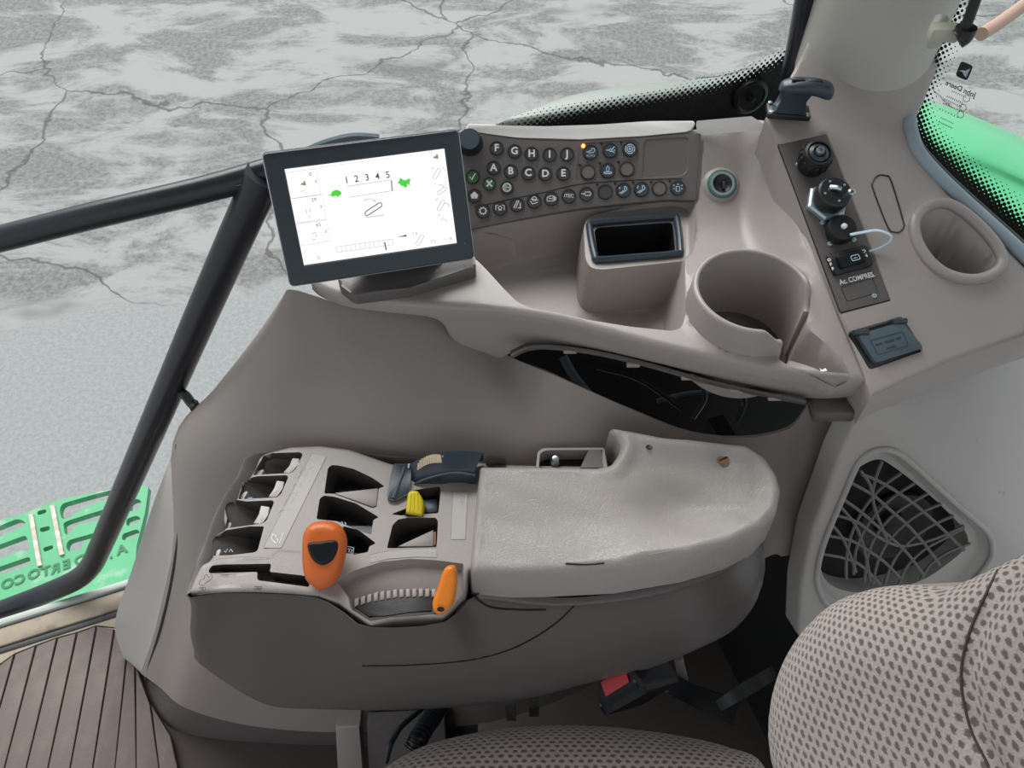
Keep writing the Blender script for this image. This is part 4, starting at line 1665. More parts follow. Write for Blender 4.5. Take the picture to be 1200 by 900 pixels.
# stiff lever of the outlet lid
PO = Plane(Sp(1038, 402, zb) + np.array([0, 0, -.002]), (0, -.387, .922))
ol = thing('outlet_cover', PO.p, 'slate grey hinged lid of the power outlet behind the side console', 'outlet cover')
plate('frame', M['black'], ol, PO, [(994, 389.5), (1057, 371.5), (1082.5, 411), (1020, 433)], .003, .0008, .003, raise_=-.004)
ld = plate('lid', M['slate_light'], ol, PO, [(1002, 394), (1054, 379.5), (1079, 409.5), (1023, 427.5)], .007, .0016, .004)
PO2 = PO.raised(.0072)
rc_ = rpoly(PO2.uvs([(1020, 399), (1058, 388.5), (1064.5, 405), (1029, 416)]), .002, 2)
put('rib', strips_bm(PO2, [np.vstack([rc_, rc_[:1]])], .0007, .0003), M['slate'], ld)
put('emboss', strips_bm(PO2, [PO2.uvs([(1026, 404.5), (1034, 402)]), PO2.uvs([(1037, 401), (1048, 398)]), PO2.uvs([(1050, 397), (1056, 395.3)]), PO2.uvs([(1039, 408.5), (1050, 405.4)])], .0016, .0004), M['slate'], ld)
for p in ((1006, 391.5), (1051, 378.5)):
    b_ = PO.uv(*p)
    put('hinge', tube_bm([PO.at(b_[0] - .008, b_[1] - .0006, .006), PO.at(b_[0] + .008, b_[1] + .0006, .006)], .0035, 10, 1), M['slate'], ol)

# ================================================================ CONNECTOR PANEL
PC = Plane(Sp(975, 260, zb) + np.array([0, 0, -.0015]), (0, -.387, .922))
cp = thing('connector_panel', PC.p, 'long narrow panel of round black connectors and a rocker switch behind the console', 'connector panel')
pq = ccw(rpoly(PC.uvs([(912, 169.5), (968.5, 156.5), (1044, 351), (985, 366)]), .003, 3))
bl = rpoly(PC.uvs([(985, 336.5), (1022.5, 325), (1029, 342.5), (992.5, 353.5)]), .003, 3)
fb, lb_ = rec(bl, .0006, .0006)
put('backplate', sheet('x', None, None, pq, PC, lambda A: fb(A), .02, lb_, .005, edge=.001, build=False), M['taupe_dark_shaded'], cp, 30)
put('seam', strips_bm(PC, [np.vstack([inset(pq, -.0007), inset(pq, -.0007)[:1]])], .0016, -.0002), M['black'], cp)
put('blank_outline', strips_bm(PC, [np.vstack([bl, bl[:1]])], .0006, .0004), M['black'], cp)
e = PC.px(975, 260)


def plane_at(pl, u, v, h=0.0):
    return Plane(pl.at(*pl.uv(u, v), h), pl.n, pl.ey)


# first connector: ribbed sleeve with a bright pin
c1 = plane_at(PC, 950, 193)
k = put('connector', lathe_bm([(17 * e, 0), (17.5 * e, .004), (18.5 * e, .006), (17.5 * e, .022), (16 * e, .027), (13.5 * e, .028), (12.5 * e, .024), (0, .022)], c1, 32), M['black'], cp)
k['label'] = 'ribbed black round socket with a bright centre pin'
put('collar', lathe_bm([(8 * e, .022), (12 * e, .0235), (11.5 * e, .027), (7.5 * e, .029), (7 * e, .022)], c1, 26), M['slate'], k)
put('pin', lathe_bm([(5.2 * e, .022), (5.2 * e, .032), (4.4 * e, .0335), (2.2 * e, .0335), (1.8 * e, .030), (0, .030)], c1, 18), M['steel'], k)
for q in np.radians(np.arange(0, 360, 24)):
    put('ridge', box_bm(c1.at(17.8 * e * math.cos(q), 17.8 * e * math.sin(q), .014), (.003, .0042, .014), (c1.ex * math.cos(q) + c1.ey * math.sin(q), c1.ey * math.cos(q) - c1.ex * math.sin(q), c1.n), .0008), M['black'], k)
# second connector: hexagon nut with a black cap
c2 = plane_at(PC, 967, 239)
k = put('connector', lathe_bm([(17 * e, .004), (17.5 * e, .010), (19.2 * e, .012), (19.8 * e, .022), (19 * e, .029), (17 * e, .031), (0, .0315)], c2, 32), M['black'], cp)
k['label'] = 'black capped connector on a bright hexagon nut'
put('hex_nut', lathe_bm([(23.5 * e, 0), (24.5 * e, .002), (24.5 * e, .007), (22 * e, .009), (17 * e, .009)], c2, 6, ph=.3), M['zinc'], k)
put('lug', tube_bm([c2.at(-6 * e, 4 * e, .032), c2.at(0, 1.5 * e, .0355), c2.at(4 * e, 0, .035)], .0030, 8, 3), M['steel'], k)
put('lug_tip', lathe_bm([(4 * e, .031), (4.2 * e, .037), (2.0 * e, .038), (1.8 * e, .034), (0, .034)], plane_at(c2, 983, 218 + 25), 16), M['steel'], k)
for q in (.6, 2.0, 3.4, 4.9):
    put('speck', lathe_bm([(1.6 * e, .031), (1.4 * e, .0322), (0, .0322)], Plane(c2.at(13 * e * math.cos(q), 13 * e * math.sin(q)), c2.n), 8), M['zinc'], k)
# third connector: cap on a white strap
c3 = plane_at(PC, 982, 273)
k = put('connector', lathe_bm([(15 * e, 0), (16 * e, .002), (16.8 * e, .004), (16.5 * e, .013), (15 * e, .0155), (0, .017)], c3, 32), M['black'], cp)
k['label'] = 'black round cap with a white strap loop'
put('rivet', lathe_bm([(3.4 * e, .016), (3.2 * e, .019), (1.6 * e, .0205), (0, .0207)], c3, 16), M['white'], k)
sp_ = [c3.at(*(c3.uv(u, v)), h) for u, v, h in ((988, 284, .020), (1000, 282, .021), (1018, 280, .022), (1033, 284, .020), (1036, 289, .017), (1030, 293, .010), (1018, 296, .004), (1006, 297, .003))]
put('strap', tube_bm(sp_, .0022, 8, 6, flat=.5), M['ice'], k)
for u, v in ((935, 193), (963.5, 261.5), (972, 286), (1000, 281.5), (1024, 347)):
    put('screw', lathe_bm([(2.9 * e, 0), (2.7 * e, .002), (1.2 * e, .0024), (1.0 * e, .0012), (0, .0012)], plane_at(PC, u, v), 12), M['zinc'], cp)
# rocker switch
sw = plate('rocker_switch', M['black'], cp, PC, [(966.5, 301), (1013, 289), (1021.5, 312.5), (977, 324.5)], .006, .0012, .003)
rk = PC.raised(.006)
plate('rocker', M['black_gloss'], sw, rk, [(978, 301), (1008, 293.5), (1014, 307.5), (984, 316)], .005, .0015, .003)
rk2 = PC.raised(.0112)
ic_ = rpoly(rk2.uvs([(996.5, 300.5), (1005.5, 298), (1008, 303.5), (999, 306)]), .001, 2)
put('defrost_mark', strips_bm(rk2, [np.vstack([ic_, ic_[:1]]), rk2.uvs([(1000, 303), (1004.5, 301.8)])], .0008, .0004), M['ice'], sw)
tl = math.atan2(*(rk.uv(1013, 289) - rk.uv(966.5, 301))[::-1])
for ch, u, v in (('O', 1012.3, 294.5), ('N', 1014.5, 300), ('O', 971.5, 304.8), ('F', 973.5, 310), ('F', 975.8, 315.2)):
    put('lettering', text_bm(ch, rk, rk.uv(u, v), 5.2 * e, tl, hgt=.0004, bold=.05), M['white'], sw)
put('handwriting', text_bm('Ac. COMPRES.', PC, PC.uv(1004, 326.5), 8.6 * e, tl - .02, hgt=.0008, bold=.02, sx=.80), M['white'], cp)

# ================================================================ WINDOW LATCH
LB = Sp(921, 138, zb)
la = thing('window_latch', LB, 'black window latch handle standing at the corner by the pillar', 'latch')
lx, ly = np.array([.985, -.13, 0]), np.array([.13, .985, 0])
lz = np.array([0, -.1, .99])
put('base_plate', box_bm(LB + np.array([0, 0, .008]), (.052, .026, .008), (lx, ly, lz), .002), M['black'], la)
pts = lambda w, d, z, dx=0: [LB + lx * (dx + a * w) + ly * (b * d) + lz * z for a, b in ((-1, -1), (1, -1), (1, 1), (-1, 1))]
put('stem', loft_bm([pts(.022, .010, .009), pts(.017, .009, .016), pts(.015, .008, .030), pts(.018, .010, .042)], 1, 1, 0, True), M['slate'], la)
hd = loft_bm([[LB + lx * x + ly * (c_ * w) + lz * (z + s_ * t) for c_, s_ in ((-1, -.4), (-.8, .5), (0, .9), (.8, .5), (1, -.4), (.7, -.9), (-.7, -.9))]
              for x, w, z, t in ((-.020, .004, .042, .003), (-.016, .010, .045, .006), (.0, .0135, .048, .008), (.020, .0135, .048, .009), (.036, .012, .044, .010), (.042, .008, .041, .007), (.044, .003, .040, .003))], 4, 4, 0, True)
caps(hd)
put('grip', hd, M['slate'], la, 50)
for x in (-.002, .018):
    put('recess', box_bm(LB + lx * x + ly * -.001 + lz * .0556, (.016, .005, .002), (lx, ly, lz), .0008), M['black'], la)
for a, b in ((-.022, .010), (-.022, -.010), (.022, -.010)):
    put('screw', lathe_bm([(.0028, 0), (.0026, .003), (0, .0035)], Plane(LB + lx * a + ly * b + np.array([0, 0, .011]), (0, 0, 1)), 10), M['steel'], la)
# ================================================================ TOUCH DISPLAY
DW, DH = .21, .143
DP = Plane((-.1528, .675, 1.0007), (.2307, -.8136, .5336), (-.108, .5236, .845))
td = thing('touch_display', DP.at(0, -.075, -.03), 'tilted touch display in a dark blue grey bezel showing a bright white work page', 'display')
q = rpoly(np.array([(-DW / 2, -DH / 2), (DW / 2, -DH / 2), (DW / 2, DH / 2), (-DW / 2, DH / 2)]), .006, 5)
scr = DP.uvs([(331.5, 197), (522, 172.5), (537, 286), (355, 312.5)])
fS, lS = rec(scr, .0012, .0012)
put('bezel', sheet('x', None, None, q, DP, lambda A: fS(A), .012, lS, .024, edge=.0022, cap=True, build=False), M['display'], td, 30)
put('silver_edge', tube_bm([DP.at(a, b, -.0035) for a, b in inset(q, -.0002)], .0010, 6, 1, True), M['steel'], td)
SCP = DP.raised(-.0009)
sc_o = put('screen', poly_bm(SCP, [inset(scr, .0014)], 0), M['screen'], td)
e = SCP.px(440, 240)
sr = math.atan2(*(SCP.uv(522, 172.5) - SCP.uv(331.5, 197))[::-1])


def cpx(x, y):                       # close-up pixel of the display to plane coordinates
    return SCP.uv(300 + x / 4.2857, 140 + y / 4.2857)


def sline(lines, w, m, name='drawing'):
    return put(name, strips_bm(SCP, [[cpx(*p) for p in l] for l in lines], w * e, .0004), M[m], sc_o)


def stext(t, x, y, hpx, m='px_dark', bold=.0, rot=0):
    return put('lettering', text_bm(t, SCP, cpx(x, y), hpx * e, sr + rot, hgt=.0005, bold=bold), M[m], sc_o)


for ch, x, y in (('1', 455, 306), ('2', 505, 299), ('3', 558, 292), ('4', 610, 287), ('5', 662, 279)):
    stext(ch, x, y, 10.5, 'px_dark', .01)
sline([[(458, 336), (680, 303), (688, 357), (468, 391), (458, 336)]], .7, 'px_grey')
sline([[(680, 306), (684, 356)]], 1.6, 'px_olive')
put('turtle', poly_bm(SCP, [np.array([cpx(*p) for p in [(362, 377), (376, 376), (382, 362), (396, 354), (412, 354), (426, 362), (430, 374), (424, 380), (418, 381), (416, 388), (408, 388), (406, 383), (392, 384), (388, 389), (380, 388), (380, 381), (364, 381)]])], .0005), M['px_green'], sc_o)
put('hare', poly_bm(SCP, [np.array([cpx(*p) for p in [(710, 318), (718, 308), (730, 306), (724, 292), (736, 300), (746, 306), (760, 300), (772, 296), (776, 306), (770, 316), (776, 330), (768, 328), (760, 322), (748, 330), (756, 344), (746, 340), (736, 332), (728, 334), (722, 324)]])], .0005), M['px_green'], sc_o)
sline([[(548, 470), (552, 462), (616, 420), (628, 418), (634, 428), (630, 436), (568, 478), (556, 484), (548, 478), (548, 470)]], 1.1, 'px_dark')
sline([[(552, 492), (644, 479)]], .9, 'px_grey')
sline([[(540, 410), (556, 400), (576, 398), (596, 408)], [(586, 412), (600, 411), (598, 400)]], .8, 'px_grey')
sline([[(148, 268), (302, 247), (326, 375), (176, 398), (148, 268)], [(180, 398), (332, 378), (352, 500), (204, 520)], [(204, 524), (354, 506), (374, 608), (226, 634), (204, 524)]], .55, 'px_grey')
stext('0', 274, 275, 6.2, 'px_dark')
stext('29', 291, 404, 6.0, 'px_dark')
stext('65', 314, 529, 6.0, 'px_dark')
for x, y in ((301, 311), (327, 437), (351, 562)):
    sline([[(x - 5, y - 3), (x + 5, y - 5)], [(x - 4, y + 5), (x + 6, y + 3)]], 1.2, 'px_grey')
for x, y in ((237, 322), (902, 188)):
    put('tractor_mark', poly_bm(SCP, [np.array([cpx(x + a, y + b) for a, b in [(-14, 8), (-10, -2), (0, -4), (4, -14), (12, -12), (12, 0), (16, 8), (4, 10), (-4, 6)]])], .0005), M['px_olive'], sc_o)
stext('km/h', 235, 358, 3.2, 'px_grey')
for l in ([[(250, 452), (256, 470)], [(270, 450), (272, 466)], [(262, 484), (272, 492)]], [[(280, 575), (300, 566), (304, 588)], [(284, 605), (298, 602)]], [[(308, 700), (316, 702), (322, 690)], [(306, 694), (316, 684)]]):
    sline(l, .9, 'px_grey')
for x, y in ((905, 272), (930, 356), (926, 432), (820, 606)):
    sline([[(x - 14, y + 26), (x - 16, y + 14), (x + 8, y - 26), (x + 20, y - 28), (x + 22, y - 16), (x, y + 24), (x - 14, y + 26)] if y != 356 else
           [(x - 22, y + 18), (x - 18, y + 8), (x + 18, y - 18), (x + 28, y - 12), (x + 24, y - 2), (x - 12, y + 22), (x - 22, y + 18)]], .8, 'px_grey')
for tx, x, y in (('12', 876, 165), ('II', 886, 245), ('I', 898, 325), ('III', 906, 404), ('IV', 920, 481)):
    stext(tx, x, y, 4.4, 'px_grey', .01)
sline([[(915, 330), (930, 326), (942, 338)], [(946, 420), (962, 420), (970, 440)], [(936, 250), (944, 240)], [(930, 510), (940, 494), (952, 508), (962, 502)], [(878, 620), (880, 608), (896, 606), (898, 620)], [(948, 602), (955, 600)]], .9, 'px_grey')
stext('7.9', 797, 576, 5.2, 'px_grey', .01)
stext('1 B', 972, 600, 4.4, 'px_olive', .01)
put('wedge', poly_bm(SCP, [np.array([cpx(*p) for p in [(708, 590), (756, 578), (756, 588)]])], .0005), M['px_dark'], sc_o)
for k in range(13):
    x, y = 404 + k * 23.5, 652 - k * 3.3
    sline([[(x, y - 14), (x + 3, y + 14)]], .5, 'px_grey')
sline([[(400, 640), (686, 600)], [(404, 668), (690, 628)]], .5, 'px_grey')
sline([[(646, 616), (654, 656)]], 1.5, 'px_dark')
sline([[(318, 240), (680, 192)]], .35, 'px_grey')
# maker's lettering on the bezel, barely raised
nm = DP.uv(416, 173.5)
put('lettering', text_bm('JOHN DEERE', DP, nm, 5.0 * e, sr, hgt=.0004), M['slate'], td)
put('status_dot', lathe_bm([(1.3 * e, 0), (0, .0006)], Plane(DP.at(*DP.uv(545, 285)), DP.n), 10), M['slate_light'], td)
# back housing, neck and foot on the console
put('back_shell', box_bm(DP.at(0, 0, -.036), (.15, .10, .026), (DP.ex, DP.ey, DP.n), .008), M['display'], td)
ft = Zp(470, 322, .883)
put('stand', loft_bm([[ft + np.array([sx * .055, sy * .016 + .02, .0]) for sx, sy in ((-1, -1), (1, -1), (1, 1), (-1, 1))],
                      [ft + np.array([sx * .050, sy * .014 + .022, .022]) for sx, sy in ((-1, -1), (1, -1), (1, 1), (-1, 1))],
                      [DP.at(sx * .05, -.05 + sy * .012, -.036) for sx, sy in ((-1, -1), (1, -1), (1, 1), (-1, 1))]], 1, 1, 0, True), M['black'], td)
lz_ = ZPlane(.896)
put('stand_ledge', prism_bm([lz_.hit(*p) for p in rpoly([(396, 332), (414, 346), (480, 337), (558, 314), (556, 296), (480, 296), (396, 310)], 5, 3)], np.array([0, 0, -.016]), .004), M['taupe_dark_shaded'], td)

# ================================================================ ARMREST CONSOLE
ac = thing('armrest_console', (.05, .36, .46), 'taupe armrest control console with lever wells, orange drive lever and padded arm', 'armrest')
ZM = .735
PM = ZPlane(ZM)
zmn = lambda x, y: 0
ml = [(219, 694), (224, 680), (234, 660), (243, 655.5), (248, 650), (246, 636), (246, 630), (254, 622), (263, 618), (260, 606), (261.5, 592), (264, 586), (276, 583), (279, 572), (283, 561), (292, 557),
      (298, 546), (303, 534), (311, 529), (340, 523), (375, 521.5), (410, 526), (433, 534), (459, 543), (500, 541), (560, 541), (600, 544), (720, 546), (720, 660), (600, 668), (549, 668), (545, 692), (530, 711), (519, 723), (489, 723.5), (458, 726), (434, 732),
      (410, 716), (397, 706), (375, 698), (340, 694), (290, 692), (240, 693)]
MO = ccw(rpoly(PM.uvs(ml), .0035, 3))
c4 = lambda pts: [(230 + x / 6.43, 510 + y / 6.43) for x, y in pts]
c5 = lambda pts: [(370 + x / 6, 520 + y / 6) for x, y in pts]
c7 = lambda pts: [(390 + x / 7.06, 640 + y / 7.06) for x, y in pts]
wells = [
    (c4([(485, 182), (500, 148), (560, 130), (785, 128), (803, 145), (752, 250), (715, 285), (420, 290), (440, 240)]), .048),
    (c4([(335, 362), (360, 318), (450, 300), (685, 300), (693, 318), (640, 440), (608, 468), (306, 470), (320, 430)]), .048),
    (c4([(205, 532), (218, 496), (280, 470), (370, 488), (575, 488), (586, 505), (530, 640), (500, 662), (202, 692), (225, 625)]), .048),
    (c4([(100, 792), (122, 750), (220, 702), (400, 680), (510, 684), (490, 760), (462, 862), (440, 880), (260, 892), (118, 896)]), .042),
    (c5([(60, 350), (85, 172), (110, 150), (160, 152), (270, 178), (400, 240), (485, 300), (442, 315), (430, 442), (400, 455), (130, 352)]), .038),
    (c5([(5, 530), (28, 385), (58, 364), (130, 372), (285, 420), (445, 517), (405, 535), (390, 640), (340, 625), (150, 545)]), .040),
    (c5([(190, 578), (300, 605), (425, 700), (375, 722), (370, 760), (270, 782), (200, 770)]), .040),
    (c5([(530, 495), (640, 452), (690, 325), (870, 300), (880, 320), (862, 488), (600, 505)]), .040),
    (c5([(500, 735), (540, 572), (578, 533), (640, 521), (845, 520), (860, 545), (850, 728)]), .036),
]
WP, fns, lps = [], [], []
for w_, d_ in wells:
    p_ = ccw(rpoly(PM.uvs(w_), .002, 2))
    f_, l_ = rec(p_, d_, .0022)
    WP.append(p_)
    fns.append(f_)
    lps += l_
zs = [(243, 667), (247, 661), (260, 659.6), (317, 660.5), (317.6, 663), (316, 670), (352, 674), (364, 676), (362, 688), (348, 686), (302.5, 680), (301, 676.5), (301.6, 670), (244, 670)]
f_, l_ = rec(ccw(rpoly(PM.uvs(zs), .0018, 2)), .022, .0012)
fns.append(f_)
lps += l_
# sunk recess of the thumb wheel: its floor slopes down towards the seat
wr = ccw(rpoly(PM.uvs(c7([(30, 288), (180, 200), (400, 130), (640, 105), (850, 115), (1082, 145), (1085, 372), (1000, 480), (900, 560), (700, 575), (480, 590), (310, 622), (150, 520), (125, 420)])), .002, 2))
WRf = inset(wr, .0035)
lb_poly = ccw(PM.uvs(c4([(872, 135), (980, 160), (640, 850), (505, 848)])))


def hmod(A):
    H = np.zeros(len(A))
    for f_ in fns:
        H += f_(A)
    d = -sdf(A, wr)
    yt, yb = PM.uv(480, 655)[1], PM.uv(480, 723)[1]
    k = np.clip((yt - A[:, 1]) / (yt - yb), 0, 1)
    H += np.where(d > 0, -np.clip(d / .0035, 0, 1) * (.010 + .018 * k), 0)
    # gentle crown along the front and the far side
    return H - .004 * np.clip((-.265 - A[:, 0]) / .06, 0, 1) ** 2


ZS = ccw(rpoly(PM.uvs(zs), .0018, 2))


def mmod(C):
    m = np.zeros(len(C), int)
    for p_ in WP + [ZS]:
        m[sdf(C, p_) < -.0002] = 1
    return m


put('control_top', sheet('x', None, None, MO, PM, hmod, .0045, lps + [wr, WRf], .030, edge=.004, build=False, mati=mmod), [M['taupe'], M['well_shade']], ac, 40)  # well and gate walls get the darker colour as painted shade
dk = M['black']
for p_, (w_, d_) in zip(WP, wells):
    put('well_floor', prism_bm([PM.at(a, b, -d_ + .0012) for a, b in inset(p_, .0018)], np.array([0, 0, -.001])), dk, ac)
PT = PM.raised(.0005)
PT4 = PM.raised(.0036)
# label film along the levers and its faint print
plate('label', M['label'], ac, PT, c4([(874, 137), (980, 160), (640, 850), (507, 848)]), .0004, raise_=-.0003)
lq = PM.uvs(c4([(874, 137), (980, 160), (640, 850), (507, 848)]))
put('label_outline', strips_bm(PM, [np.vstack([lq, lq[:1]])], .0007, .0004), M['taupe_dark_shaded'], ac)
PLb = PM.raised(.0007)
e = PM.px(330, 590)
lr = math.atan2(*(PLb.uv(380, 535) - PLb.uv(329, 642))[::-1])
for (x, y) in ((885, 185), (850, 240), (815, 270), (800, 305), (765, 370), (730, 440), (705, 480), (690, 510), (660, 565), (610, 770)):
    u, v = 230 + x / 6.43, 510 + y / 6.43
    c_ = PLb.uv(u, v)
    L_ = [np.array([(a + i * 2.6 - 4) * e, b * e]) + c_ for i in range(4) for a, b in ()]
    lines = []
    for i in range(3):
        lines.append([c_ + np.array([(-5 + i * 4.0) * e, -2.2 * e]), c_ + np.array([(-4 + i * 4.0) * e, 2.2 * e]), c_ + np.array([(-2.4 + i * 4.0) * e, 1.2 * e])])
    put('print', strips_bm(PLb, lines, .7 * e, .0002), M['grey_print'], ac)
cu_ = PLb.uv(*c4([(610, 770)])[0])
put('print', strips_bm(PLb, [catmull([PLb.uv(*p) for p in c4([(580, 740), (570, 780), (600, 812), (615, 790), (590, 750)])], 3), [PLb.uv(*p) for p in c4([(655, 735), (625, 815), (612, 800)])]], 1.0 * e, .0002), M['white'], ac)
# four grey rocking levers in the left-hand wells
blades = [([(720, 165), (778, 170), (765, 215), (708, 278), (650, 276), (700, 225)], 'rearmost'), ([(602, 334), (662, 343), (645, 400), (600, 462), (538, 458), (585, 395)], ''),
          ([(482, 522), (552, 534), (535, 600), (490, 662), (424, 658), (470, 590)], '')]
for b_, _ in blades:
    lv = thing('x', (0, 0, 0), '', '')
    bpy.data.objects.remove(lv)
    o = put('hydraulic_lever', prism_bm([PM.at(a, b, -.002) for a, b in ccw(rpoly(PM.uvs(c4(b_)), .002, 3))], np.array([0, 0, -.034]), .0012), M['grey_lever'], ac)
    o['label'] = 'light grey hydraulic lever blade'
ends = [[(428, 285), (440, 245), (478, 222), (498, 228), (484, 246), (465, 285)], [(308, 460), (330, 410), (360, 388), (372, 396), (345, 440), (338, 464)],
        [(205, 690), (222, 632), (240, 622), (246, 640), (226, 686)], [(122, 893), (134, 840), (160, 826), (166, 838), (146, 892)]]
for b_ in ends:
    put('lever_tip', prism_bm([PM.at(a, b, -.010) for a, b in ccw(rpoly(PM.uvs(c4(b_)), .0015, 2))], np.array([0, 0, -.030]), .001), M['grey_lever'], ac)
put('blue_clip', prism_bm([PM.at(a, b, -.012) for a, b in ccw(rpoly(PM.uvs(c4([(352, 466), (368, 425), (404, 424), (414, 440), (400, 468)])), .001, 2))], np.array([0, 0, -.02]), .001), plastic('blue_clip', (.03, .09, .28, 1), .4, .1), ac)['label'] = 'small blue clip'
o = put('lever_base', prism_bm([PM.at(a, b, -.018) for a, b in ccw(PM.uvs(c4([(170, 888), (180, 852), (430, 836), (440, 800), (470, 790), (440, 876)])))], np.array([0, 0, -.02]), .001), M['slate'], ac)
pw = PM.raised(-.0175)
put('print', strips_bm(pw, [[pw.uv(*p) for p in c4(l)] for l in ([(180, 884), (190, 856), (225, 884), (235, 856)], [(245, 880), (260, 858), (275, 880)])], .9 * e, .0003), M['ice'], o)
# flat fillers and blocks in the middle wells
plate('well_cover', M['taupe'], ac, PM.raised(-.006), c5([(128, 352), (440, 318), (430, 440), (402, 450)]), .002, .0004)
o = put('gear_block', prism_bm([PM.at(a, b, -.014) for a, b in ccw(PM.uvs(c5([(150, 545), (250, 540), (400, 535), (388, 655), (330, 630), (230, 590)])))], np.array([0, 0, -.02]), .001), M['slate'], ac)
put('print', strips_bm(PM.raised(-.0138), [[PM.raised(-.0138).uv(*p) for p in c5(l)] for l in ([(170, 562), (185, 548), (190, 566)], [(205, 552), (214, 568)])], .9 * e, .0003), M['ice'], o)
o = put('gear_block', prism_bm([PM.at(a, b, -.014) for a, b in ccw(PM.uvs(c5([(215, 725), (330, 735), (372, 745), (330, 768), (215, 775)])))], np.array([0, 0, -.02]), .001), M['black'], ac)
pw = PM.raised(-.0136)
fr_ = [pw.uv(*p) for p in c5([(214, 720), (268, 732), (262, 780), (204, 770), (214, 720)])]
put('print', strips_bm(pw, [fr_, [pw.uv(*p) for p in c5([(226, 742), (238, 738), (232, 766)])], [pw.uv(*p) for p in c5([(244, 744), (258, 746), (242, 768), (256, 770)])]], .9 * e, .0003), M['ice'], o)
plate('well_cover', M['taupe'], ac, PM.raised(-.012), c5([(575, 728), (828, 610), (828, 726)]), .002, .0004)
plate('well_cover', M['slate'], ac, PM.raised(-.016), c5([(758, 400), (858, 395), (856, 486), (758, 492)]), .002, .0004)
plate('rust_strip', M['rust'], ac, PM.raised(-.011), c5([(830, 625), (848, 622), (846, 716), (830, 720)]), .002, .0004)
# labels
plate('label', M['label'], ac, PT, c5([(966, 337), (1068, 333), (1050, 673), (950, 673)]), .0004, raise_=-.0003)
lq = PM.uvs(c5([(966, 337), (1068, 333), (1050, 673), (950, 673)]))
put('label_outline', strips_bm(PM, [np.vstack([lq, lq[:1]])], .0007, .0004), M['taupe_dark_shaded'], ac)
pl_ = PM.raised(.0007)
put('print', strips_bm(pl_, [catmull([pl_.uv(*p) for p in c5([(1010, 350), (1040, 355), (1015, 375), (1045, 390), (1020, 405)])], 3), [pl_.uv(*p) for p in c5([(1005, 385), (1025, 425)])],
                             [pl_.uv(*p) for p in c5([(1040, 405), (1028, 425)])]], .9 * e, .0002), M['grey_print'], ac)
plate('label', M['label'], ac, PT, c5([(380, 782), (520, 752), (700, 738), (852, 735), (850, 798), (700, 795), (520, 808), (382, 838)]), .0004, raise_=-.0003)
lq = PM.uvs(c5([(380, 782), (520, 752), (700, 738), (852, 735), (850, 798), (700, 795), (520, 808), (382, 838)]))
put('label_outline', strips_bm(PM, [np.vstack([lq, lq[:1]])], .0007, .0004), M['taupe_dark_shaded'], ac)
pl_ = PM.raised(.0007)
put('print', strips_bm(pl_, [catmull([pl_.uv(*p) for p in c5([(400, 800), (420, 788), (440, 800), (420, 815)])], 3), catmull([pl_.uv(*p) for p in c5([(800, 770), (810, 755), (835, 760), (830, 780)])], 3)], .9 * e, .0002), M['grey_print'], ac)
# signs by the gate
e = PM.px(260, 690)
pl_ = PM.raised(-.005)
rab = [(130, 250), (140, 225), (165, 215), (170, 190), (185, 190), (195, 210), (215, 185), (222, 205), (205, 225), (180, 240), (160, 262), (130, 250)]
c6 = lambda pts: [(210 + x / 5.62, 640 + y / 5.62) for x, y in pts]
pl_ = PM.raised(.0006)
put('print', strips_bm(pl_, [[pl_.uv(*p) for p in c6(rab)]], .8 * e, .0004), M['dark_print'], ac)
put('print', strips_bm(pl_, [[pl_.uv(*p) for p in c6(l)] for l in ([(122, 302), (170, 296), (176, 272), (132, 276)], [(140, 296), (152, 280), (160, 296)], [(492, 284), (498, 266), (545, 268), (540, 286), (492, 284)], [(505, 276), (532, 278)])], 1.0 * e, .0004), M['dark_print'], ac)
gl_ = [pl_.uv(*p) for p in c6([(120, 322), (220, 308), (400, 302), (600, 305), (800, 318), (930, 332)])]
put('front_seam', strips_bm(pl_, [catmull(gl_, 4)], .9 * e, .0006), M['black'], ac)
gl_ = [pl_.uv(*p) for p in c6([(190, 110), (260, 85), (420, 72), (590, 78), (650, 28), (800, 36)])]
put('front_seam', strips_bm(pl_, [gl_], .5 * e, .0006), M['taupe_dark_shaded'], ac)
# drive lever
LP_ = Plane(Zp(377, 655, .772), (0, -.42, .91))
ko = [(351.7, 640), (353.5, 626), (360, 615), (372.7, 610.2), (386.7, 610.6), (398, 616), (404, 627), (405, 640), (401, 659), (394, 677), (384, 687), (373, 691.5), (363, 688), (354.5, 679), (351.4, 662)]
ko2 = catmull(LP_.uvs(ko), 3, True)
dl = put('drive_lever', sheet('x', None, None, ko2, LP_, lambda A: .006 * np.clip((A[:, 1] + .02) / .05, -1, 1), .004, (), .016, edge=.013, cap=True, build=False, skirt_in=.004), M['orange'], ac, 60)
dl['label'] = 'orange drive lever knob with black thumb button'
bo_ = catmull(LP_.uvs([(361, 641), (365, 635.5), (377, 634.5), (391, 632.5), (397, 637), (395, 648), (388.5, 658), (378, 662.5), (367, 656)]), 3, True)
put('thumb_button', sheet('x', None, None, bo_, LP_.raised(.0058), lambda A: .0015 * np.sin(np.clip((A[:, 1]) / .02, -1, 1)), .0025, (), .008, edge=.004, build=False), M['black_gloss'], dl)
put('lever_shaft', box_bm(LP_.p + np.array([-.003, .006, -.040]), (.010, .014, .050), None, .003), M['black'], dl)
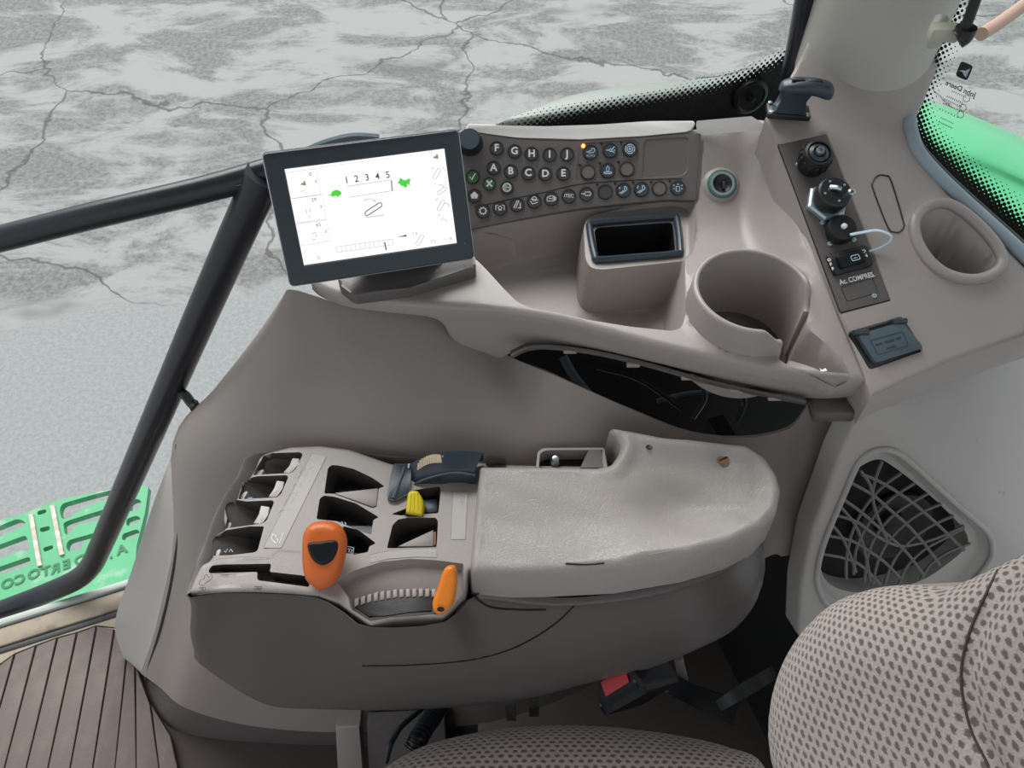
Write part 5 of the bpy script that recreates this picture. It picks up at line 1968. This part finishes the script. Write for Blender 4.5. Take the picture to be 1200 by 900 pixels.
# thumb wheel
wb = PM.uvs(c7([(160, 435), (330, 380), (500, 350), (700, 342), (845, 350)]))
slot_p = ccw(PM.uvs(c7([(150, 440), (250, 402), (400, 362), (560, 342), (700, 338), (845, 346), (830, 548), (600, 552), (430, 570), (300, 602), (150, 505)])))
plate_z = .024
put('wheel_slot', prism_bm([PM.at(a, b, -.0125) for a, b in slot_p], np.array([0, 0, -.012])), M['black'], ac)
tw = PM.raised(-.0115)
wh = put('thumb_wheel', prism_bm([tw.at(a, b, 0) for a, b in ccw(tw.uvs(c7([(168, 500), (170, 452), (330, 400), (500, 368), (700, 360), (838, 366), (822, 545), (600, 548), (430, 562), (300, 595)])))], np.array([0, 0, -.010]), .002), M['black'], ac)
wh['label'] = 'black ribbed thumb wheel'
for k in range(13):
    t = k / 12
    x = 175 + t * 640
    yt = np.interp(x, [160, 330, 500, 700, 850], [440, 388, 358, 350, 354])
    tt = np.interp(x, [160, 330, 500, 850], [.40, .22, .08, 0])
    P = [tw.at(*tw.uv(*c7([p])[0]), .0016) for p in ((x + 3, yt + 4), (x + 40, yt - 8 if x < 400 else yt), (x + 40, yt + 66 if x > 300 else yt + 54), (x + 3, yt + 74))]
    o = put('ridge', prism_bm(P, np.array([0, 0, -.004]), .0008), M['taupe'], wh)
o2 = Plane(Zp(520, 695, .752), (0, -.45, .89))
bl2 = catmull(o2.uvs([(507, 716), (506, 706), (512, 690), (518, 672), (522, 665), (527, 662.7), (532.5, 664), (534.5, 672), (534.5, 687), (530, 708), (523, 716), (515.5, 722), (510, 720)]), 3, True)
tl_ = put('throttle_lever', sheet('x', None, None, bl2, o2, lambda A: .004 * np.clip((A[:, 1]) / .03, -1, 1), .003, (), .012, edge=.006, cap=True, build=False), M['orange2'], ac, 40)
tl_['label'] = 'bright orange pointed lever'
cc_ = o2.uv(516.5, 714)
put('pivot_hole', poly_bm(o2, [arc(cc_, .0042, 0, 360, 14, .0026)[:-1]], .0006), M['black'], tl_)
# yellow switch lever
yl = Plane(Zp(486, 588, .750), (0, -.3, .95))
yp = rpoly(yl.uvs([(475, 601), (477.5, 577), (481, 574.2), (489, 574.5), (494, 582), (496, 590), (494, 603.5)]), .002, 3)
ys = put('yellow_lever', sheet('x', None, None, yp, yl, None, .004, (), .020, edge=.004, cap=True, build=False), M['yellow'], ac)
ys['label'] = 'yellow grooved thumb lever'
for u0, u1 in ((481.5, 480), (485, 484.5), (489, 489.5)):
    put('ridge', tube_bm([yl.at(*yl.uv(u0, 578), .0002), yl.at(*yl.uv(u1, 598), .0002)], .0009, 6, 1), M['yellow'], ys)
plate('yellow_seat', M['black'], ac, PM.raised(.0), c5([(625, 500), (650, 492), (745, 495), (755, 512), (640, 512)]), .004, .001)
# slate encoder drum with the cream wheel
yn, yf = Zp(500, 563, .742)[1], Zp(520, 533, .765)[1]
near = [Yp(u, v, yn) for u, v in [(481, 571), (490, 564.5), (503, 559.5), (520, 555), (538, 553.5), (557, 556.5)]]
mid_ = [Yp(u, v, yn + .004) for u, v in [(481, 564), (492, 557), (505, 553), (520, 549), (540, 548.5), (557, 549.5)]]
far_ = [Yp(u, v, yf) for u, v in [(478, 546), (490, 538.5), (505, 533), (522, 529.5), (545, 528.5), (566, 531)]]
dn_ = [p + np.array([0, .006, -.03]) for p in far_]
en = put('encoder_drum', loft_bm([[p + np.array([0, -.001, -.022]) for p in near], near, mid_, far_, dn_], 4, 1, 0), M['slate'], ac, 50)
en['label'] = 'dark slate blue rounded encoder housing'
put('drum_rim', tube_bm([p + np.array([0, -.001, .0005]) for p in near], .0016, 8, 4), M['slate_light'], en)
plate('drum_leg', M['slate'], ac, PM.raised(.003), c5([(545, 150), (668, 152), (672, 232), (662, 358), (562, 410), (508, 402), (502, 372)]), .003, .001, .002)
put('leg_groove', tube_bm([PM.raised(.0062).hit(*p) for p in c5([(625, 165), (590, 270), (545, 385)])], .0022, 8, 3), M['slate_light'], ac)
cw = [Yp(u, v, yn + .012) for u, v in c5([(700, 205), (735, 172), (780, 146), (830, 134), (880, 132)])]
cw2 = [Yp(u, v, yn + .020) for u, v in c5([(712, 160), (740, 122), (785, 94), (830, 82), (872, 84)])]
cws = put('scroll_wheel', loft_bm([[p + np.array([0, 0, -.014]) for p in cw], [p + np.array([0, 0, .001]) for p in cw], [p + np.array([0, 0, .001]) for p in cw2], [p + np.array([0, 0, -.014]) for p in cw2]], 3, 1, 0), M['black'], en)
A_, B_ = catmull(cw, 3), catmull(cw2, 3)
for k in range(len(A_)):
    put('ridge', tube_bm([A_[k] + np.array([0, -.001, .001]), (A_[k] + B_[k]) / 2 + np.array([0, 0, .0026]), B_[k] + np.array([0, 0, .001])], .0016, 6, 2), M['cream'], cws)
for u, v in ((479, 546.5), (519, 533.5)):
    put('tick', box_bm(Yp(u, v, yn + .02) + np.array([0, 0, .001]), (.0016, .006, .0012)), M['ice'], en)
put('drum_tip', loft_bm([[Yp(u, v, y_) for u, v in [(568, 534), (580, 532), (592, 537), (593, 541), (570, 545)]] for y_ in (yf - .004, yf + .02)], 1, 1, 0, True), M['black'], en)
# side shell
ring_t = [(221, 701), (260, 700), (310, 700), (372, 705), (404, 722), (434, 739), (521, 733), (552, 704), (650, 712), (740, 704), (800, 690), (846, 672), (876, 646), (890, 614), (862, 578), (720, 560), (560, 548), (400, 534), (303, 536), (283, 562), (261, 598), (245, 640)]
ring_z = [.722] * 7 + [.70] + [.690] * 7 + [.700] + [.722] * 6
ring_b = [(236, 774, .330), (266, 799, .318), (312, 826, .300), (366, 831, .296), (420, 832, .295), (470, 832, .295), (560, 827, .298), (625, 817, .305), (695, 799, .318), (762, 783, .333), (822, 758, .352), (856, 738, .37), (880, 704, .40), (888, 660, .44),
          (866, 645, .455), (720, 690, .425), (560, 715, .41), (390, 735, .40), (300, 745, .39), (282, 750, .385), (262, 758, .37), (243, 766, .35)]
T_ = [Zp(u, v, z_) for (u, v), z_ in zip(ring_t, ring_z)]
B_ = [Yp(*p) for p in ring_b]
Rr = []
for k, bl_ in ((0, 0), (.06, -.001), (.18, -.0), (.5, .006), (.8, .006), (1, 0)):
    row = []
    for i, (a, b) in enumerate(zip(T_, B_)):
        p = a * (1 - k) + b * k
        ctr = np.array([.1, .42, p[2]])
        d_ = p - ctr
        d_ /= np.linalg.norm(d_)
        row.append(p + d_ * bl_)
    Rr.append(row)
T0 = [p + np.array([0, 0, .007]) for p in T_]
T00 = [p + (np.array([.1, .42, p[2]]) - p) * (.10 if i >= 7 else .004) + np.array([0, 0, .0098 if i < 16 else -.022]) for i, p in enumerate(T_)]
Bc = [p + (np.mean(B_, 0) - p) * .25 + np.array([0, 0, .002]) for p in B_]
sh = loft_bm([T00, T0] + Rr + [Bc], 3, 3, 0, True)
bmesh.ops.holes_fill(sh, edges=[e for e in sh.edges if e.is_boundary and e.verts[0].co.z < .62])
shell = put('side_shell', sh, M['taupe_dark_shaded'], ac, 60)  # same plastic as the top, its shaded side put into the colour
sm_unused = [Yp(u, v, y_) for u, v, y_ in [(676, 707, .362), (655, 727, .343), (625, 748, .333), (590, 765, .326), (545, 775, .323), (480, 780, .320)]]
# rear pocket beside the pad
PKT = ZPlane(.748)
pk_ = rpoly(PKT.uvs([(628, 548), (630, 529), (637, 525), (708, 524.5), (712, 548)]), .003, 3)
pki = rpoly(PKT.uvs([(631, 550), (633, 531), (640, 527.5), (705, 527), (707, 550)]), .003, 3)
put('rear_pocket', sheet('x', None, None, pk_, PKT, None, .01, (), .04, holes=[pki], build=False), M['taupe'], ac)
put('pocket_floor', prism_bm([PKT.at(a, b, -.022) for a, b in inset(ccw(pki), -.001)], np.array([0, 0, -.003])), M['black'], ac)
put('pocket_knob', lathe_bm([(.006, -.02), (.006, -.006), (.004, -.001), (0, 0)], Plane(PKT.hit(651, 537), (0, -.2, .98)), 14), M['steel'], ac)
put('ramp', prism_bm([PKT.hit(*p) for p in [(690, 527), (706, 527), (706, 548), (680, 548)]], np.array([0, 0, -.004])), M['taupe_dark_shaded'], ac)
# padded arm
PA = ZPlane(.768)
ao = [(562.5, 545), (640, 545.5), (700, 546.5), (716, 544), (724, 535), (727, 527), (722, 516), (712, 509), (717, 506), (740, 510), (775, 517), (840, 522), (873, 526), (897, 538), (911, 556), (916, 575), (911, 600), (892, 620),
      (857, 637), (807, 650.5), (727, 664), (640, 669), (600, 670), (553, 669), (551.5, 655), (556, 600)]
AO = ccw(np.concatenate([PA.uvs(ao)]))
AO = catmull(rpoly(AO, .002, 1), 1, True)
d_c = PA.uv(800, 588)
d_c2 = PA.uv(650, 610)
sc_c = PA.uv(847, 538)


def hpad(A):
    d = -sdf(A, AO)
    x, y = A[:, 0] - d_c[0], A[:, 1] - d_c[1]
    dish = np.exp(-((x + y * .6) / .062) ** 2 - ((y - x * .25) / .036) ** 2)
    x2, y2 = A[:, 0] - d_c2[0], A[:, 1] - d_c2[1]
    dish2 = np.exp(-(x2 / .09) ** 2 - (y2 / .03) ** 2)
    r = np.hypot(A[:, 0] - sc_c[0], A[:, 1] - sc_c[1])
    rim = np.exp(-((d - .010) / .008) ** 2) * np.clip((A[:, 0] - PA.uv(690, 600)[0]) / .05, 0, 1)
    far = .010 * sstep((A[:, 1] - PA.uv(700, 546)[1] + .004) / .03)
    wav = .0010 * np.sin(A[:, 0] * 60 + A[:, 1] * 90) * np.cos(A[:, 1] * 75)
    return -.021 * dish - .005 * dish2 + .006 * rim - .0075 * np.exp(-(r / .0125) ** 2) + far + wav


pad = put('arm_pad', sheet('x', None, None, AO, PA, hpad, .0045, [arc(sc_c, r_, 0, 360, 24)[:-1] for r_ in (.005, .010, .016)], .058, edge=.008, cap=True, build=False, skirt_in=-.0035), M['vinyl'], ac, 60)
pick = picker(pad)
sp_ = Plane(pick(847, 538, .0014), (0, -.12, 1))
so_ = put('screw', lathe_bm([(.0068, 0), (.0066, .0012), (0, .0016)], sp_, 18), M['rust'], pad)
put('slot', box_bm(sp_.at(0, 0, .0016), (.011, .0016, .0012), (np.array([.9, .42, 0]), np.array([-.42, .9, 0]), np.array([0, 0, 1.]))), M['black'], so_)
put('pin_hole', lathe_bm([(.0038, .0002), (.0032, .0014), (.0012, .0014), (0, .0006)], Plane(pick(760.5, 524), (0, 0, 1)), 10), M['black'], pad)
seam_on('crease', pad, [(663, 660.5), (678, 661.5), (692, 661.5), (708, 660)], .0010, M['black'], pad)
seam_on('panel_gap', shell, [(672, 710), (655, 727), (628, 746), (592, 763), (545, 774), (480, 779), (425, 780)], .0011, M['void'], ac)
seam_on('panel_gap', shell, [(556, 699), (575, 711), (610, 714), (640, 714)], .0014, M['void'], ac)

# ================================================================ WINDOW RAIL
gr = thing('window_rail', (-.86, .655, .02), 'black tubular rail framing the lower side window left of the display', 'rail')
B0 = np.array([-.884, .658, .050])
Cn = Yp(305, 200, .725)
up = [Yp(310, 205, .725), Yp(280, 270, .718), Yp(240, 360, .706), Yp(190, 475, .690), Yp(140, 590, .674), Yp(118, 640, .668)]
put('upright', tube_bm([np.array(p) for p in up] + [Yp(106, 664, .662), Yp(88, 680, .656), Yp(50, 697, .648), Yp(0, 716, .630), Yp(-70, 742, .605)], .0215, 16, 5), M['black_paint'], gr)
put('top_bar', tube_bm([Yp(325, 198, .735), Yp(240, 222, .725), Yp(120, 250, .712), Yp(0, 280, .70), Yp(-80, 300, .692)], .0158, 16, 4), M['black_paint'], gr)
put('gusset', prism_bm([Yp(u, v, .712) for u, v in ((276, 218), (305, 214), (288, 252))], np.array([0, .012, 0])), M['black_paint'], gr)
put('bracket', tube_bm([Yp(206, 458, .690), Yp(216, 462, .675), Yp(224, 472, .665), Yp(231, 478, .655)], .0072, 8, 4), M['black'], gr)
put('bracket_pad', box_bm(Yp(228, 476, .656), (.010, .016, .014), None, .003), M['black'], gr)
wl_o = put('wheel_arc', tube_bm([Yp(360, 177, .93), Yp(385, 167, .93), Yp(415, 160.5, .93), Yp(444, 162, .93)], .006, 8, 4), M['slate_light'])
tag(wl_o, 'slate blue curved tube peeking up behind the display', 'tube')

# ================================================================ OPERATOR SEAT
st = thing('operator_seat', (.15, .0, .30), 'beige grey operator seat in dark dotted fabric with a bulging side bolster', 'seat')


def pillow(name, pl, outpx, T, w, res, mat, parent, back=.05, extra=None, lps=()):
    o2_ = pl.uvs(outpx)
    q_ = ccw(catmull(o2_, 5, True))

    def h(A):
        d = np.clip(-sdf(A, q_) / w, 0, 1)
        z = T * np.sqrt(np.maximum(0, 1 - (1 - d) ** 2)) - T
        if extra is not None:
            z = z + extra(A)
        return z
    return put(name, sheet('x', None, None, q_, pl, h, res, [inset(q_, w * f_) for f_ in (.03, .12, .3, .6)], back, cap=True, build=False, uvarc=w), mat, parent, 70)


CU = ZPlane(.50)
pillow('cushion', CU, [(405, 925), (440, 895), (490, 866), (560, 848), (640, 840), (720, 842), (800, 852), (860, 866), (905, 890), (930, 990), (920, 1250), (660, 1360), (380, 1250), (360, 1000)], .045, .07, .012, M['fabric'], st, .09)
put('seat_base', box_bm((.06, .02, .20), (.46, .40, .36), None, .03), M['black'], st)
# backrest: reclined plane facing the operator
BKP = Plane((.30, .18, .78), (-.90, -.20, .38), (.30, 0, .95))
sm1 = BKP.uvs([(1182, 648), (1140, 730), (1126, 790), (1136, 850), (1162, 905), (1190, 960)])


def seamf(A):
    d = np.full(len(A), 9.)
    for a, b in zip(sm1, sm1[1:]):
        e_ = b - a
        t = np.clip(((A - a) @ e_) / (e_ @ e_), 0, 1)
        d = np.minimum(d, np.linalg.norm(A - a - t[:, None] * e_, axis=1))
    return -.012 * np.exp(-(d / .010) ** 2)


bkr = pillow('backrest', BKP, [(869, 868), (872, 815), (885, 772), (907, 735), (935, 708), (970, 693), (1010, 688), (1045, 690), (1070, 688), (1110, 670), (1160, 645), (1215, 616), (1290, 590), (1420, 640), (1500, 800), (1450, 980), (1200, 1100), (960, 1050), (885, 930)],
       .060, .075, .010, M['fabric'], st, .07, seamf)
seam_on('seam', bkr, [(1176, 656), (1140, 730), (1126, 790), (1136, 850), (1158, 897)], .0011, M['mat_gap'], st)

# ================================================================ BELT BUCKLE AND CABLES BESIDE THE SEAT
bk = thing('belt_buckle', Yp(745, 815, .31), 'black seat belt buckle with a red release button between seat and armrest', 'buckle')
Pb = Yp(748, 812, .315)
bx = np.array([.80, .30, .10])
bx /= np.linalg.norm(bx)
bz = np.array([-.45, -.45, .80])
bz -= bx * bz.dot(bx)
bz /= np.linalg.norm(bz)
by = np.cross(bz, bx)
FB = Plane(Yp(731, 806, .31), (-.50, -.42, .72), (-.2, .6, .3))
put('body', prism_bm([FB.hit(*p) for p in rpoly([(701, 800), (741, 780), (754, 800), (758, 812), (708, 840), (701, 826)], 4, 3)], -FB.n * .055 + np.array([.025, 0, 0]), .004), M['black_gloss'], bk)
plate('release_button', M['red'], bk, FB.raised(.0005), [(705, 799), (733, 783.5), (738, 799), (711, 816)], .003, .001, .001)
plate('latch_slot', M['void'], bk, FB.raised(.0005), [(713, 820), (746, 801), (749, 806), (716, 826)], .0012)
put('strap', loft_bm([[FB.at(a, b, -.05) + np.array([.02, 0, 0]) for a, b in ((.018, -.02), (.018, .016))], [Yp(815, 830, .33), Yp(820, 805, .35)], [Yp(858, 850, .335), Yp(868, 822, .36)]], 1, 4, .004), M['black'], bk)
for u, v in ((704, 826), (744, 798)):
    put('rivet', lathe_bm([(.0026, 0), (.0022, .0012), (0, .0015)], Plane(FB.hit(u, v), FB.n), 10), M['slate'], bk)
# corrugated conduit, cable, posts
cd = thing('conduit', Yp(500, 880, .25), 'ribbed slate conduit rising between the post and the seat cushion', 'conduit')
cpth = catmull([Yp(484, 880, .265), Yp(490, 866, .28), Yp(498, 852, .30), (Yp(508, 838, .32)), Yp(516, 824, .34)], 8)
put('hose', tube_bm(cpth, .0125, 12, 1), M['black'], cd)
for k in range(1, len(cpth) - 1, 2):
    t_ = cpth[k + 1] - cpth[k - 1]
    put('ridge', lathe_bm([(.012, -.0016), (.0150, -.001), (.0150, .001), (.012, .0016)], Plane(cpth[k], t_, (1, 0, .2)), 14), M['slate'], cd)
o = put('cable', tube_bm([Yp(452, 893, .25), Yp(458, 872, .27), Yp(470, 852, .30), Yp(488, 836, .325), Yp(500, 826, .34)], .0042, 10, 5), M['slate'])
tag(o, 'thin dark teal cable curving down between post and conduit', 'cable')
o = put('post', prism_bm([Yp(*p) for p in ((393, 852, .335), (421, 852, .335), (427, 930, .27), (397, 930, .27))], np.array([0, .03, .0]), .003), M['taupe'])
tag(o, 'square taupe upright post at the foot of the lower wall', 'post')
o = put('side_plate', prism_bm([Yp(*p) for p in ((430, 850, .338), (520, 846, .338), (530, 940, .27), (434, 940, .27))], np.array([0, .02, 0])), M['button_panel'])
tag(o, 'dark flat plate between the post and the conduit', 'plate')
for k, (p, m, lb) in enumerate((([(592, 826, .33), (603, 824, .33), (605, 845, .31), (594, 845, .31)], 'taupe_dark_shaded', 'narrow grey bracket seen over the cushion, nearer the conduit'),
                               ([(620, 830, .33), (632, 828, .33), (632, 840, .32), (620, 840, .32)], 'taupe_dark_shaded', 'short grey bracket seen over the cushion, between narrow bracket and buckle'),
                               ([(790, 775, .37), (800, 772, .37), (808, 808, .35), (798, 811, .35)], 'taupe', 'pale upright bracket tab behind the belt buckle'))):
    o = put('bracket', prism_bm([Yp(*q) for q in p], np.array([0, .015, 0])), M[m])
    tag(o, lb, 'bracket')
o = put('belt_webbing', loft_bm([[Yp(838, 822, .33), Yp(845, 834, .32)], [Yp(870, 800, .36), Yp(878, 815, .34)], [Yp(905, 780, .385), Yp(912, 795, .37)]], 1, 4, .003), M['black'])
tag(o, 'black belt webbing running up behind the buckle to the seat back', 'belt')

# ================================================================ SPEAKER GRILLE
sg = thing('speaker_grille', PD.at(*PD.uv(1055, 620), -.02), 'dark speaker grille with a curved lattice in the rear wall', 'speaker')
gi = ccw(q_in)
put('backing', prism_bm([PD.at(a, b, -.040) for a, b in inset(gi, -.012)], -PD.n * .004), M['void'], sg)
put('cone', lathe_bm([(.058, 0), (.056, .004), (.050, .004), (.020, -.008), (.018, 0), (0, .004)], Plane(PD.at(*PD.uv(1062, 635), -.032), PD.n), 32), M['black'], sg)
rim = catmull([PD.at(a, b, .001) for a, b in q_out[::3]], 3, True)
put('rim', tube_bm(rim, .0038, 10, 1, True), M['grey_liner'], sg)
bars = [
    [(545, 285), (600, 305), (680, 350), (760, 405), (830, 465), (900, 530), (970, 600)],
    [(500, 320), (590, 370), (660, 430), (740, 500), (810, 580), (870, 660)],
    [(470, 390), (540, 440), (610, 500), (680, 560), (740, 620), (800, 700)],
    [(420, 450), (520, 480), (590, 530), (690, 580), (790, 570), (880, 540), (970, 500)],
    [(380, 535), (500, 560), (570, 600), (640, 650), (710, 720)],
    [(375, 615), (480, 635), (550, 670), (620, 740)],
    [(630, 232), (600, 310), (590, 380), (610, 470)],
    [(710, 280), (640, 330), (590, 380), (540, 450), (500, 540), (480, 640), (480, 720)],
    [(765, 322), (690, 370), (620, 430), (560, 510), (520, 600), (510, 700)],
    [(820, 365), (740, 410), (670, 460), (610, 530), (570, 620), (555, 730)],
    [(875, 408), (800, 440), (720, 495), (650, 570), (610, 650), (590, 740)],
    [(925, 458), (850, 490), (770, 540), (700, 610), (660, 680), (640, 740)],
    [(970, 508), (880, 555), (800, 600), (730, 670), (700, 740)],
    [(995, 572), (900, 610), (830, 660), (790, 720)],
    [(440, 400), (520, 500), (560, 620), (580, 730)],
    [(400, 470), (470, 560), (520, 690)],
    [(540, 270), (580, 330), (600, 430), (650, 560)],
]
bars = [[(860 + x / 3.529, 480 + y / 3.529) for x, y in b_] for b_ in bars]
for b_ in bars:
    P2 = catmull(PD.uvs(b_), 8)
    ins = sdf(P2, gi) < .003
    run, best = [], []
    for p, k in zip(P2, ins):
        if k:
            run.append(p)
            best = max(best, run, key=len)
        else:
            run = []
    if len(best) > 3:
        best = best[::2] if len(best) > 12 else best
        put('grille_bar', tube_bm([PD.at(a, b, -.009) for a, b in best], .0022, 6, 1), M['button_panel'], sg)
